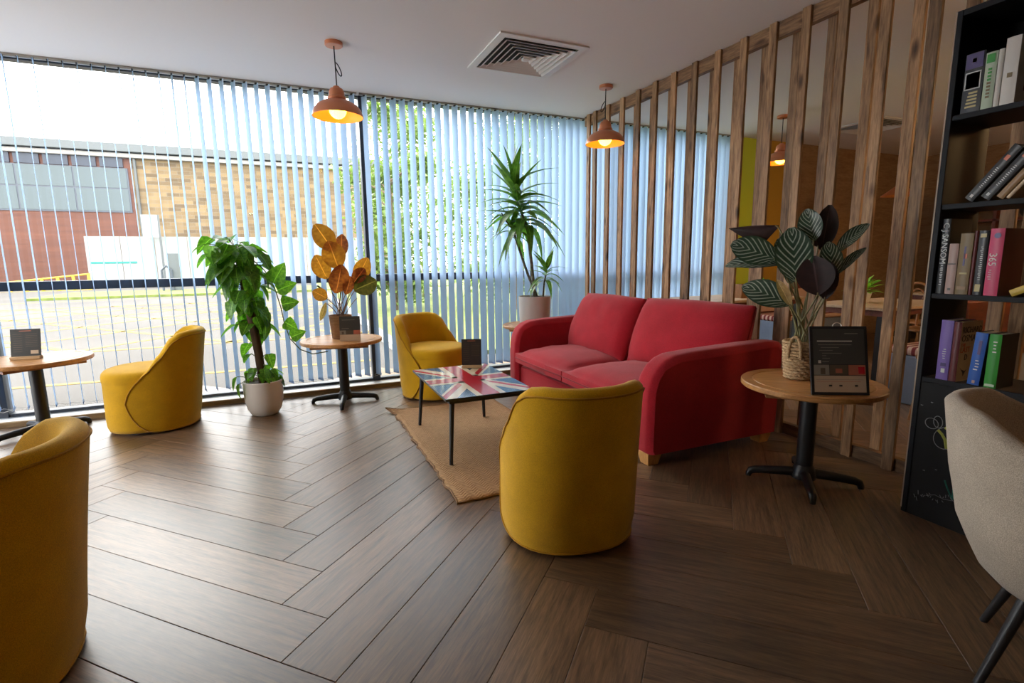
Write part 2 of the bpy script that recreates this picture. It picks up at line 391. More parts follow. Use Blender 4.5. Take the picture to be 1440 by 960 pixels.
tag(MB().span((CAFE_X, BACK_Y - .2, -.06), (CAFE_X + .2, FRAME_Y + .2, CEIL)).build('wall_right', M_cafewall), kind='structure')
WIN_END = 5.32
wf = struct('wall_front')
MB().span((WIN_END, WIN_Y + .02, -.06), (5.86, WIN_Y + .30, CEIL)).build('lime_section', M_lime, wf)
MB().span((5.86, WIN_Y + .02, -.06), (6.35, WIN_Y + .30, CEIL)).build('ochre_section', M_ochre, wf)
MB().span((6.35, WIN_Y + .02, -.06), (CAFE_X, WIN_Y + .30, CEIL)).build('plaster_section', M_cafewall, wf)

# ---- window bays: frame bars, panes, sill
mull = [-4.15, -2.12, .745, 3.62, WIN_END - .03]
for i in range(4):
    w = struct('window_%d' % (i + 1)); xa, xb = mull[i], mull[i + 1]
    MB().span((xb - .036, FRAME_Y - .05, .03), (xb + .036, FRAME_Y + .06, CEIL)).build('mullion', M_frame, w, bevel=.004)
    if i == 0: MB().span((xa - .036, FRAME_Y - .05, .03), (xa + .036, FRAME_Y + .06, CEIL)).build('mullion', M_frame, w, bevel=.004)
    MB().span((xa + .036, FRAME_Y - .04, 1.015), (xb - .036, FRAME_Y + .05, 1.085)).build('transom', M_frame, w, bevel=.004)
    MB().span((xa + .036, FRAME_Y - .04, .03), (xb - .036, FRAME_Y + .05, .055)).build('bottom_rail', M_frame, w, bevel=.004)
    MB().span((xa + .036, FRAME_Y - .04, CEIL - .012), (xb - .036, FRAME_Y + .045, CEIL)).build('head_rail', M_frame, w, bevel=.004)
    for z0, z1 in ((.055, 1.015), (1.085, CEIL - .012)):
        MB().add([(xa + .036, FRAME_Y, z0), (xb - .036, FRAME_Y, z0), (xb - .036, FRAME_Y, z1), (xa + .036, FRAME_Y, z1)], [(0, 1, 2, 3)]).build('pane', M_glass, w)
tag(MB().span((LEFT_X, 4.945, 0), (WIN_END, FRAME_Y + .1, .03)).build('trim_1', M_white, bevel=.003), kind='structure')
tag(MB().span((LEFT_X, 4.915, 0), (WIN_END, 4.944, .042)).build('trim_2', M_trimwood, bevel=.004), kind='structure')

# ---- slat screen between lounge and cafe
scr = thing('slat_screen', 'floor to ceiling screen of rough brown timber slats behind the red sofa', 'room divider', (PART_X, 0, 0))
SP = .2375; N_F = 24
ME_slat = [MB().span((-.011, -.029, 0), (.011, .029, CEIL - .0015)).mesh('slat', M_slatwood)]
plate_x0 = .0225
MB().span((plate_x0, -.75, CEIL - .10), (plate_x0 + .045, WIN_Y - .06, CEIL - .001)).build('top_plate', wood('plate_timber', (.09, .042, .018), (.34, .19, .09), (9, .9, 9), .65, knots=True), scr, bevel=.003)
MB().span((plate_x0, -.75, 0), (plate_x0 + .045, WIN_Y - .13, .075)).build('bottom_plate', MATS['plate_timber'], scr, bevel=.003)
for k in range(N_F):
    y = 5.0 - SP * k if k else 5.0
    y0_ = 4.885 if k == 0 else y
    o = put('slat', ME_slat[0], scr, Matrix.Translation((.0112, y0_, 0)) @ Matrix.Rotation(R(random.uniform(-1.2, 1.2)), 4, 'Z'), bevel=.002, seg=1)
    if k:
        put('back_slat', ME_slat[0], scr, Matrix.Translation((plate_x0 + .045 + .0112, y + .112, 0)) @ Matrix.Rotation(R(random.uniform(-1.2, 1.2)) + PI, 4, 'Z'), bevel=.002, seg=1)

# ---- ceiling vents (four-way diffuser)
M_vent = mat('vent_white', (.74, .72, .69), .5); M_ventdk = mat('vent_dark', (.03, .028, .026), .8)
def vent(cx, cy, s, label):
    t = thing('ceiling_vent', label, 'vent', (cx, cy, CEIL))
    m = MB(); h = s / 2; w = .055
    def ring(m, a, za, b, zb):
        P = [(-1, -1), (1, -1), (1, 1), (-1, 1)]
        m.add([(x * a, y * a, za) for x, y in P] + [(x * b, y * b, zb) for x, y in P], [(i, (i + 1) % 4, 4 + (i + 1) % 4, 4 + i) for i in range(4)])
    m = MB(); ring(m, h, -.001, h, -.012); ring(m, h, -.012, h - w, -.014); ring(m, h - w, -.014, h - w, -.001); m.build('frame', M_vent, t)
    m = MB(); a = h - w; m.add([(-a, -a, -.0012), (a, -a, -.0012), (a, a, -.0012), (-a, a, -.0012)], [(0, 1, 2, 3)]); m.build('backing', M_ventdk, t)
    k = 6; st = (a - .02) / (k + .3)
    for i in range(k):
        r_in = .03 + st * i; m = MB(); ring(m, r_in, -.003, r_in + st * .66, -.024); ring(m, r_in + st * .66, -.024, r_in + st * .66 + .005, -.024); ring(m, r_in + st * .66 + .005, -.024, r_in + .006, -.003)
        m.build('blade', M_vent, t)
    MB().box((0, 0, -.016), (.05, .05, .02)).build('centre_cap', M_vent, t, bevel=.004)
    return t
vent(1.765, 3.74, .69, 'white square ceiling vent with concentric blades above the coffee table')
vent(6.45, 4.1, .69, 'white square ceiling vent over the cafe beyond the slat screen')

# ================================================================ BLINDS
SW, SS = .098, .0865
def slat_mesh():
    m = MB(); n = 5; z0, z1 = .105, CEIL - .018
    def P(i, j):
        x = (i / (n - 1) - .5) * SW; bow = .004 * (1 - (2 * i / (n - 1) - 1) ** 2); return (bow, x, z0 + (z1 - z0) * j)
    m.grid(P, n, 2); m.box((.003, 0, z0 + .012), (.003, SW * .96, .022)); return m.mesh('slat', M_blind, 60)
ME_bslat = slat_mesh()
ME_clip = MB().box((0, 0, CEIL - .016), (.012, .022, .014)).mesh('carrier', M_black)
def blind(xa, xb, label):
    t = thing('vertical_blind', label, 'blind', (0, WIN_Y, 0), group='vertical blinds along the window wall')
    MB().span((xa, -.018, CEIL - .012), (xb, .018, CEIL - .0)).build('head_track', mat('track_bronze', (.30, .26, .22), .5) if 'track_bronze' not in MATS else MATS['track_bronze'], t)
    nsl = round((xb - xa) / SS); step = (xb - xa) / nsl
    for i in range(nsl):
        x = xa + (i + .5) * step
        base = -15.5 if x < -.62 else (-25 if x < 1.1 else (-21 if x < 3 else -27))
        ang = base + random.gauss(0, 1.6) + (random.choice((-1, 1)) * 7 if random.random() < .10 else 0)
        o = put('slat', ME_bslat, t, Matrix.Translation((x, 0, 0)) @ Matrix.Rotation(R(-ang), 4, 'Z'))
        put('carrier', ME_clip, o)
    m = MB()
    for off in (-.042, .042):
        pts = []
        for i in range(nsl * 2 + 1):
            x = xa + i * step / 2; pts.append((x + .008 * math.copysign(1, off), off, .112 - (.012 if i % 2 == 0 else 0)))
        m.tube(pts, .0012, 4)
    m.build('bottom_chain', M_white, t, smooth=60)
    return t
blind(-4.12, .688, 'vertical blind of open pale blue slats before the brick building view')
blind(.712, 3.112, 'vertical blind of pale blue slats behind the tall leafy corner plant')
blind(3.135, WIN_END - .02, 'vertical blind of pale blue slats seen through the timber screen')

# ================================================================ FURNITURE
def tub_chair(label, loc, rz):
    """front is local -Y; theta = 0 at the rear"""
    t = thing('tub_chair', label, 'chair', loc, rz, 'mustard tub chairs')
    AX, AYR, AYF = .292, .285, .315
    def foot(th):
        s, c = math.sin(th), math.cos(th); ay = AYR if c > 0 else AYF
        p = 2.35; k = (abs(s) ** p + abs(c) ** p) ** (-1 / p); return k * s * AX, k * c * ay
    n = 64; m = MB()
    prof = [(.90, .016), (.95, .020), (.982, .05), (.99, .12), (.985, .24), (.982, .33), (.98, .375)]
    def P(i, j):
        x, y = foot(2 * PI * i / n); k, z = prof[j]; return (x * k * .975, y * k * .975, z)
    m.grid(P, n, len(prof), cu=True); m.add([P(i, 0) for i in range(n)], [tuple(range(n))]); m.build('base', M_yellow, t, smooth=60)
    m = MB(); prof2 = [(.978, .372), (.990, .385), (.990, .415), (.975, .435), (.93, .450), (.84, .459), (.6, .465), (.3, .467), (.02, .468)]
    def P2(i, j):
        x, y = foot(2 * PI * i / n); k, z = prof2[j]; return (x * k * .975, y * k * .975, z)
    m.grid(P2, n, len(prof2), cu=True); m.build('seat', M_yellow, t, smooth=80)
    MB().lathe([(.24, 0), (.24, .017)], 32).build('plinth', M_black, t)
    # wraparound back
    TH = 116
    top = [(0, .725), (42, .725), (54, .715), (63, .685), (78, .565), (92, .455), (103, .385), (110, .335), (114.5, .285), (116, .245)]
    bot = [(0, .016), (84, .016), (93, .028), (103, .075), (110, .135), (114.5, .195), (116, .24)]
    nt = 73
    def lean(th, z): return .075 * max(0, z / .72) ** 1.25 * (max(0, math.cos(th)) ** .7) + .012 * (z / .72)
    def wall(th, z, off):
        x, y = foot(th); d = Vector((x, y)); L = d.length; d /= L; rb = 1.0 if z > .07 else 1 - .07 * ((.07 - z) / .07) ** 2
        rr = L * rb + off; return Vector((d.x * rr, d.y * rr + lean(th, z), z))
    m = MB(); no = 8
    def Q(i, j):
        a = -TH + 2 * TH * i / (nt - 1); th = R(a); zt, zb = interp(top, abs(a)), interp(bot, abs(a))
        k = min(1, max(0, (zt - .40) / .16)); thick = .012 + .062 * k; rim = min(thick / 2, .5 * (zt - zb)); zr = zt - rim
        if j < no: return wall(th, zb + (zr - zb) * j / (no - 1), 0)
        if j < no + 5:
            u = PI * (j - no + 1) / 6; return wall(th, zr + rim * math.sin(u), -thick / 2 + thick / 2 * math.cos(u))
        u = (j - no - 4) / 3; zl = min(.40, zb); zl = max(zl, zb) if zr < .44 else .40; return wall(th, zr + (max(zl, zb) - zr) * min(1, u), -thick - .012 * k * min(1, u))
    m.grid(Q, nt, no + 9); m.build('back', M_yellow, t, smooth=75)
    pts = []
    for i in range(nt):
        a = -TH + 2 * TH * i / (nt - 1); zt, zb = interp(top, abs(a)), interp(bot, abs(a)); k = min(1, max(0, (zt - .40) / .16)); rim = (.012 + .062 * k) / 2
        pts.append(wall(R(a), max(zb, zt - rim * .9), .0015))
    lo = []
    for i in range(nt):
        a = TH - 2 * TH * i / (nt - 1)
        if abs(a) > 84: lo.append(wall(R(a), interp(bot, abs(a)), .0015))
        elif i % 3 == 0: lo.append(wall(R(a), .0185, .001))
    MB().tube(pts + lo, .0042, 6, closed=True).build('piping', M_yellow_pipe, t, smooth=60)
    return t
tub_chair('mustard tub chair standing between the small table and the leafy pole plant, side on', (-.985, 4.52, 0), R(-86))
tub_chair('mustard tub chair in front of the window mullion, seat towards the flag table', (1.165, 4.455, 0), R(27))
tub_chair('mustard tub chair on the edge of the jute rug, facing the flag table', (1.09, 1.915, 0), R(170))
tub_chair('mustard tub chair on bare floor away from rug and window, back to the sofa', (-.955, 1.83, 0), R(-88))

def cushion(name, c, size, parent, mat_, rot=None, flat=.16, pinch=.05, crown=1.0, edge=.3, nx=18, pipe=None, hard=6, wr=.006):
    """soft box: size = full x,y,z; z is thickness"""
    m = MB(); sx, sy, sz = [s / 2 for s in size]
    rot = rot or Matrix.Identity(3)
    def prof(u, v):
        e = max(abs(u), abs(v)); q = (1 - abs(u) ** hard) * (1 - abs(v) ** hard); q = max(0, q) ** .38
        cr = 1 - (1 - edge) * (.5 * u * u + .5 * v * v)
        return q * cr
    def pos(u, v, s):
        x = u * sx * (1 - pinch * v * v * (1 - abs(u) * .2)); y = v * sy * (1 - pinch * u * u)
        z = s * sz * max(flat, prof(u, v)) * (crown if s > 0 else 1)
        z += wr * mnoise.noise(Vector((c[1] * 7 + x * 9, y * 9, s * 3))) * (1 - max(abs(u), abs(v)) ** 8)
        return Vector(c) + rot @ Vector((x, y, z))
    def cs(i): 
        t = -1 + 2 * i / nx; return math.copysign(1 - (1 - abs(t)) ** 1.6, t)
    N = nx + 1
    top = [pos(cs(i), cs(j), 1) for i in range(N) for j in range(N)]; bot = [pos(cs(i), cs(j), -1) for i in range(N) for j in range(N)]
    fs = []
    for i in range(nx):
        for j in range(nx):
            a = i * N + j; fs.append((a, a + N, a + N + 1, a + 1)); b_ = a + N * N; fs.append((b_, b_ + 1, b_ + N + 1, b_ + N))
    loop = [i * N for i in range(N)] + [nx * N + j for j in range(1, N)] + [i * N + nx for i in range(nx - 1, -1, -1)] + [j for j in range(nx - 1, 0, -1)]
    for a, b_ in zip(loop, loop[1:] + loop[:1]): fs.append((a, a + N * N, b_ + N * N, b_))
    m.add(top + bot, fs); o = m.build(name, mat_, parent, smooth=80)
    if pipe:
        ring = [(top[i] + bot[i]) / 2 if pipe == 'mid' else top[i] for i in loop]
        MB().tube(ring, .006, 6, closed=True).build('piping', M_red_pipe, o, smooth=60)
    return o

# ---- sofa (local: origin on the floor at its near front corner, +x = back, +y = away)
SX, SY, SL, SD = 1.83, 2.255, 2.035, 1.04
sofa = thing('sofa', 'red fabric two seat sofa in front of the timber slat screen', 'sofa', (SX, SY, 0))
AW = .16
MB().span((.05, AW - .02, .075), (SD - .06, SL - AW + .02, .255)).build('base', M_red, sofa, bevel=.02, seg=3)
MB().span((.70, AW - .02, .20), (SD - .01, SL - AW + .02, .645)).build('back_frame', M_red, sofa, bevel=.06, seg=4)
for k, y0 in enumerate((0, SL - AW)):
    m = MB(); nl = 26
    # side outline of the arm: rounded front shoulder, slight rise to the rear
    out = [(SD, .075), (0.015, .075), (.0, .10), (.0, .36), (.004, .455), (.022, .53), (.058, .59), (.108, .63), (.17, .652), (.30, .662), (.6, .672), (.9, .680), (1.0, .672), (SD, .64)]
    n_ = len(out)
    def Q(i, j, y0=y0):
        v = j / 8; y = y0 + AW * v; px_, pz = out[i]
        e = abs(2 * v - 1); r_ = .035 * (1 - math.sqrt(max(0, 1 - max(0, (e - .5) / .5) ** 2)))
        roll = 0
        if pz > .48: roll = (pz - .48) / .2 * .022 * (1 if y0 > .1 else -1)
        sgn = Vector((px_ - .5, pz - .36)); sgn.normalize()
        return (px_ - sgn.x * r_ * (1 if px_ < .2 or px_ > .98 else 0), y + roll, pz - (sgn.y * r_ if pz > .2 else 0) - (r_ * .4 if pz > .6 else 0))
    m.grid(Q, n_, 9, cu=True)
    m.add([Q(i, 0) for i in range(n_)], [tuple(range(n_))]); m.add([Q(i, 8) for i in range(n_)], [tuple(range(n_))])
    m.build('arm', M_red, sofa, smooth=50)
half = (SL - 2 * AW) / 2
for k in range(2):
    yc = AW + half * (k + .5)
    cushion('seat_cushion', (.365, yc, .335), (.76, half + .005, .185), sofa, M_red, edge=.62, pinch=.022, crown=1.34, flat=.36, pipe='mid', hard=5, wr=.009)
    rot = Matrix.Rotation(R(12 if k else 13), 3, 'Y') @ Matrix.Rotation(R(90), 3, 'Y')
    rot = Matrix.Rotation(R(-66), 3, 'Y')
    cushion('back_cushion', (.655 if k else .745, yc - (0 if k else .035), .64 if k else .645), (.54, half + (.01 if k else .07), .30), sofa, M_red, rot=Matrix.Rotation(R(0 if k else 9), 3, 'Z') @ rot, edge=.5, pinch=.035, pipe='mid', wr=.014)
for sx_, sy_ in ((.06, .07), (.06, SL - .07), (SD - .08, .07), (SD - .08, SL - .07)):
    m = MB(); a, b_ = .052, .036
    m.add([(sx_ + s * b_, sy_ + u * b_, 0) for s, u in ((-1, -1), (1, -1), (1, 1), (-1, 1))] + [(sx_ + s * a, sy_ + u * a, .078) for s, u in ((-1, -1), (1, -1), (1, 1), (-1, 1))],
          [(3, 2, 1, 0), (4, 5, 6, 7)] + [(i, (i + 1) % 4, 4 + (i + 1) % 4, 4 + i) for i in range(4)])
    tag(m.build('leg', M_leg_oak, sofa, bevel=.003), 'orange oak block foot')

# ---- round tables
TH_ = .555
def round_table(label, x, y, rz):
    t = thing('round_table', label, 'table', (x, y, 0), rz, 'round pedestal tables')
    r = .335
    top = MB().lathe([(r - .006, TH_ - .030), (r, TH_ - .024), (r, TH_ - .005), (r - .004, TH_), (r - .05, TH_), (r - .053, TH_ - .0025), (r - .058, TH_ - .0025), (r - .061, TH_), (.001, TH_)], 72, cap1=True).build('table_top', M_oak, t, smooth=30)
    for s in (-1, 1):
        MB().box((0, s * .17, TH_ - .043), (.46, .06, .026)).build('batten', M_oak_edge, t, bevel=.003)
    MB().box((0, 0, TH_ - .045), (.2, .2, .01)).build('mounting_plate', M_black, t)
    MB().lathe([(.041, .05), (.041, TH_ - .05)], 28).build('column', M_black, t, smooth=40)
    MB().lathe([(.060, .028), (.062, .05), (.05, .085), (.042, .10)], 28).build('hub', M_black, t, smooth=50)
    for k in range(4):
        a = k * PI / 2; d = Vector((math.cos(a), math.sin(a), 0)); p = Vector((-d.y, d.x, 0)); m = MB(); N = 12
        for_pts = [(.03, .055), (.10, .052), (.17, .047), (.235, .040), (.258, .032), (.268, .014), (.268, .002)]
        m.tube([d * u + Vector((0, 0, z)) for u, z in for_pts], [.026, .0245, .023, .021, .020, .016, .015], 10)
        m.build('foot', M_black, t, smooth=60)
    return t
T1 = (-1.70, 4.635); T2 = (.385, 4.555); T3 = (2.47, 1.765); T4 = (2.29, 4.66)
round_table('round wooden table beside the window holding only a dark menu card', T1[0], T1[1], R(38))
round_table('round wooden table by the window holding the bronze leaved plant', T2[0], T2[1], R(-12))
round_table('round wooden table between the sofa and the bookcase', T3[0], T3[1], R(-44))
round_table('round wooden table half hidden behind the sofa, under the tall corner plant', T4[0], T4[1], R(45))

# ---- rug
RX0, RX1, RY0, RY1 = .70, 1.57, 2.31, 4.07
rug = thing('rug', 'flat woven jute rug under the flag topped coffee table', 'rug', (RX0, RY0, 0))
m = MB(); nu, nv = 24, 44; rnd = random.Random(3)
wav = [rnd.uniform(-.006, .006) for _ in range(60)]
def RG(i, j):
    u, v = i / (nu - 1), j / (nv - 1); x = u * (RX1 - RX0); y = v * (RY1 - RY0)
    ex = (1 - u) ** 8; x += ex * wav[j % 60] * 1.6; y += wav[(i * 2) % 60] * ((1 - v) ** 10)
    z = .008 + .0012 * math.sin(9 * u + 7 * v)
    cu = max(0, 1 - math.hypot(u / .10, (1 - v) / .06)); z += .028 * cu ** 1.4; x -= .05 * cu
    z += .007 * ex * max(0, math.sin(v * 26)) ** 2
    return (x, y, z)
m.grid(RG, nu, nv); o = m.build('weave', M_rug, rug, smooth=80); md = o.modifiers.new('solid', 'SOLIDIFY'); md.thickness = .007; md.offset = -1
edge = [Vector(RG(0, j)) for j in range(nv)] + [Vector(RG(i, nv - 1)) for i in range(nu)] + [Vector(RG(nu - 1, j)) for j in range(nv - 1, -1, -1)] + [Vector(RG(i, 0)) for i in range(nu - 1, 0, -1)]
M_rugedge = fabric('rug_binding', (.22, .115, .05))
MB().tube([p - Vector((0, 0, .003)) for p in edge], .0055, 6, closed=True).build('binding', M_rugedge, rug, smooth=60)

# ---- coffee table with the Union flag printed under its gloss top
CT0, CT1 = (.78, 2.745), (1.345, 3.635); CTZ = .42
ct = thing('coffee_table', 'low table with a glossy union flag top and splayed black legs', 'table', ((CT0[0] + CT1[0]) / 2, (CT0[1] + CT1[1]) / 2, 0), R(-.6))
W2, L2 = (CT1[0] - CT0[0]) / 2, (CT1[1] - CT0[1]) / 2
MB().span((-W2, -L2, CTZ - .016), (W2, L2, CTZ - .0016)).build('top', M_black, ct, bevel=.003)
def clip(poly, x0, x1, y0, y1):
    for ax, lim, sg in ((0, x0, 1), (0, x1, -1), (1, y0, 1), (1, y1, -1)):
        out = []
        for i in range(len(poly)):
            p, q = poly[i], poly[(i + 1) % len(poly)]; dp, dq = sg * (p[ax] - lim), sg * (q[ax] - lim)
            if dp >= 0: out.append(p)
            if dp * dq < 0: t = dp / (dp - dq); out.append((p[0] + (q[0] - p[0]) * t, p[1] + (q[1] - p[1]) * t))
        poly = out
        if not poly: return poly
    return poly
mX, mY = W2 - .004, L2 - .004     # flag: hoist along x, fly along y
fl = MB(); zt = CTZ - .0012
def face(poly, mi, lift):
    poly = clip(poly, -mX, mX, -mY, mY)
    if len(poly) > 2: fl.add([(p[0], p[1], zt + lift) for p in poly], [tuple(range(len(poly)))], mi)
def band(p, q, a, b_, mi, lift):
    p, q = Vector(p), Vector(q); d = (q - p).normalized(); nrm = Vector((-d.y, d.x)); p = p - d * .3; q = q + d * .3
    face([tuple(p + nrm * a), tuple(q + nrm * a), tuple(q + nrm * b_), tuple(p + nrm * b_)], mi, lift)
face([(-mX, -mY), (mX, -mY), (mX, mY), (-mX, mY)], 0, 0)
U = 2 * mX / 30
for s in (1, -1):
    band((-mX * s, -mY), (mX * s, mY), -3 * U, 3 * U, 2, .0002)
for s in (1, -1):
    c0 = (-mX * s, -mY)
    d = Vector((mX * s, mY)).normalized(); nrm = Vector((-d.y, d.x))
    e0 = Vector((0, 0)) - d * .8; e1 = Vector((0, 0)) + d * .8
    face([tuple(e0), (0, 0), tuple(nrm * 2 * U * s), tuple(e0 + nrm * 2 * U * s)], 1, .0004)
    face([(0, 0), tuple(e1), tuple(e1 - nrm * 2 * U * s), tuple(-nrm * 2 * U * s)], 1, .0004)
face([(-5 * U, -mY), (5 * U, -mY), (5 * U, mY), (-5 * U, mY)], 2, .0006); face([(-mX, -5 * U), (mX, -5 * U), (mX, 5 * U), (-mX, 5 * U)], 2, .0006)
face([(-3 * U, -mY), (3 * U, -mY), (3 * U, mY), (-3 * U, mY)], 1, .0008); face([(-mX, -3 * U), (mX, -3 * U), (mX, 3 * U), (-mX, 3 * U)], 1, .0009)
tag(fl.build('flag_print', [M_navy, M_flagred, M_flagwhite], ct), 'union flag print in red, cream and blue')
MB().span((-W2 + .03, -L2 + .03, CTZ - .04), (W2 - .03, L2 - .03, CTZ - .0165)).build('apron', M_black, ct)
for sx_ in (-1, 1):
    for sy_ in (-1, 1):
        MB().tube([(sx_ * (W2 - .055), sy_ * (L2 - .065), CTZ - .03), (sx_ * (W2 - .03), sy_ * (L2 - .035), .0095)], [.0165, .011], 12).build('leg', M_black, ct, smooth=50)

# ---- bookcase
BX, BY1, BY0, BD, BH = 2.60, 1.355, .42, .30, 2.185
bc = thing('bookcase', 'tall black open bookcase with a chalk drawing on its base', 'bookcase', (BX, BY0, 0))
BWd = BY1 - BY0; T = .024
MB().span((0, BWd - T, 0), (BD, BWd, BH)).build('side_panel', M_shelf, bc, bevel=.002, seg=1)
MB().span((0, 0, 0), (BD, T, BH)).build('side_panel', M_shelf, bc, bevel=.002, seg=1)
MB().span((0, T, BH - T), (BD, BWd - T, BH)).build('top_board', M_shelf, bc, bevel=.002, seg=1)
SHZ = [.658, 1.034, 1.414, 1.776]
for z in SHZ: MB().span((.004, T, z - .022), (BD, BWd - T, z)).build('shelf', M_shelf, bc, bevel=.002, seg=1)
MB().span((BD - .012, T, SHZ[3]), (BD - .004, BWd - T, BH - T)).build('back_panel', M_shelf, bc)
MB().span((.004, T, .0), (.016, BWd - T, SHZ[0] - .022)).build('chalkboard_front', M_board, bc)
M_edge = mat('pale_edge', (.40, .30, .21), .6)
MB().span((-.0012, BWd - .004, .02), (.004, BWd + .0012, BH)).build('pale_edge_strip', M_edge, bc)  # thin pale strip along the far front edge
def chalk(name, pts, mt, r=.0022, closed=False):
    P = []
    for x, y in pts: p = onx(x, y, BX + .003); P.append((p.x - BX, p.y - BY0, p.z))
    MB().tube(P, r, 5, closed=closed).build(name, mt, bc)
Z8 = lambda x, y: (1270 + x / 5.65, 560 + y / 5.65)
def arc(cx, cy, rx, ry, a0, a1, rot=0, n=14):
    o = []
    for i in range(n + 1):
        a = R(a0 + (a1 - a0) * i / n); x, y = rx * math.cos(a), ry * math.sin(a); o.append(Z8(cx + x * math.cos(R(rot)) - y * math.sin(R(rot)), cy + x * math.sin(R(rot)) + y * math.cos(R(rot))))
    return o
chalk('bee_wing', arc(228, 198, 55, 40, 0, 350, 25), M_chalk, .0016, True)
chalk('bee_wing', arc(278, 188, 36, 48, 0, 350, -12), M_chalk, .0016, True)
chalk('bee_body', arc(335, 318, 95, 86, 60, 300, 8), M_chalk, .0015)
chalk('bee_stripe', [Z8(*p) for p in ((278, 250), (310, 285), (335, 330), (345, 400))], M_chalk_y, .0062)
chalk('bee_stripe', [Z8(*p) for p in ((335, 232), (368, 250), (395, 290), (410, 350))], M_chalk_y, .0062)
for px_, py_ in ((150, 50), (230, 30), (165, 568), (262, 565)): chalk('chalk_dot', [Z8(px_ - 8, py_), Z8(px_ + 8, py_ + 4)], M_chalk, .002)
for pts in (((330, 650), (350, 710), (385, 790)), ((400, 690), (395, 760), (388, 800)), ((440, 680), (415, 760), (395, 805))): chalk('chalk_leaf', [Z8(*p) for p in pts], M_chalk_g, .0034)
rnd = random.Random(5)
for i in range(22):
    x = 85 + i * 17; y = 750 + 60 * (i / 22) + rnd.uniform(-28, 28); chalk('chalk_flower', [Z8(x, y), Z8(x + rnd.uniform(-12, 16), y + rnd.uniform(6, 34))], M_chalk, .0014)
chalk('chalk_ground', [Z8(*p) for p in ((180, 770), (250, 765), (320, 800), (400, 815), (460, 850))], M_chalk, .0012)

# books: y1 = far edge of the spine, y0 = near edge; spine faces -x
def book(label, shelf, y1, y0, h, depth, spine, cover, x_in=.012, lean=0, pivot='far'):
    w = y1 - y0; z = SHZ[shelf] + .0005
    t = thing('book', label, 'book', (BX + x_in, y0, z)); t.rotation_euler = (0, 0, 0)
    if lean: t.rotation_euler = (R(lean), 0, 0)
    c = .0022
    bl = MB().span((.003, c, .003), (depth - .004, w - c, h - .003)).build('page_block', M_pages, t)
    MB().span((0, w - c, 0), (depth, w, h)).build('far_cover', cover, t)
    MB().span((0, 0, 0), (depth, c, h)).build('near_cover', cover, t)
    n_ = 7; m = MB()
    def Q(i, j): v = i / (n_ - 1); return (-.0035 * math.sin(PI * v), w * v, h * j)
    m.grid(Q, n_, 2); m.add([(.003, w, 0), (.003, 0, 0), (.003, 0, h), (.003, w, h)], [(0, 1, 2, 3)]); m.build('spine', spine, t, smooth=60)
    return t, w, h
def MT(x, y, z, ax, ay):   # text frame: ax = reading direction, ay = up of the letters
    ax, ay = Vector(ax), Vector(ay); az = ax.cross(ay)
    return Matrix(((ax.x, ay.x, az.x, x), (ax.y, ay.y, az.y, y), (ax.z, ay.z, az.z, z), (0, 0, 0, 1)))
def spine_text(b, body, size, mt, zc, down=True, yoff=0.5):
    t, w, h = b
    M = MT(-.0042, w * yoff, zc, (0, 0, -1), (0, -1, 0)) if down else MT(-.0042, w * yoff, zc, (0, -1, 0), (0, 0, 1))
    text_part(body, size, mt, t, M, 'spine_lettering')
def spine_marks(b, size, mt, zc, length, yoff=.5):   # lettering too blurred to read: small strokes
    t, w, h = b; k = max(3, int(length / (size * .62))); rn = random.Random(int(zc * 1000) + k); m = MB()
    for i in range(k):
        z = zc + length / 2 - (i + .5) * length / k; e = size * rn.uniform(.3, .5); m.span((-.0044, w * yoff - e, z - length / k * .16), (-.0036, w * yoff + e * rn.uniform(.2, 1), z + length / k * .16))
    m.build('spine_lettering', mt, t)
def patch(b, name, a, c, mt, on='spine'):
    t, w, h = b
    if on == 'spine': MB().span((-.0046, a[0], a[1]), (-.0036, c[0], c[1])).build(name, mt, t)
    else: MB().span((a[0], -.0006, a[1]), (c[0], -.0001, c[1])).build(name, mt, t)
def cm(name, c, r=.4): return mat(name, c, r)
bm_black = cm('book_black', (.012, .011, .012), .35); bm_purple = cm('book_purple', (.16, .095, .34)); bm_white = cm('book_white', (.62, .58, .53)); bm_green = cm('book_green', (.02, .24, .015))
bm_lgreen = cm('book_pale_green', (.42, .50, .36)); bm_cream = cm('book_cream', (.56, .42, .27)); bm_blue = cm('book_blue', (.012, .085, .36)); bm_pink = cm('book_pink', (.52, .022, .10)); bm_rose = cm('book_rose_grey', (.36, .235, .20))
bm_olive = cm('book_olive', (.16, .095, .022)); bm_maroon = cm('book_maroon', (.10, .012, .014)); bm_yellow = cm('book_yellow', (.52, .36, .05)); bm_tan = cm('book_tan', (.26, .14, .05)); bm_dkpurple = cm('book_indigo', (.055, .032, .14))
bm_or = cm('ink_orange', (.55, .10, .03)); bm_silver = cm('ink_silver', (.50, .50, .47)); bm_gold = cm('ink_gold', (.42, .33, .12)); bm_leaf = cm('ink_leafgreen', (.015, .26, .02)); bm_dark = cm('ink_dark', (.03, .022, .02))
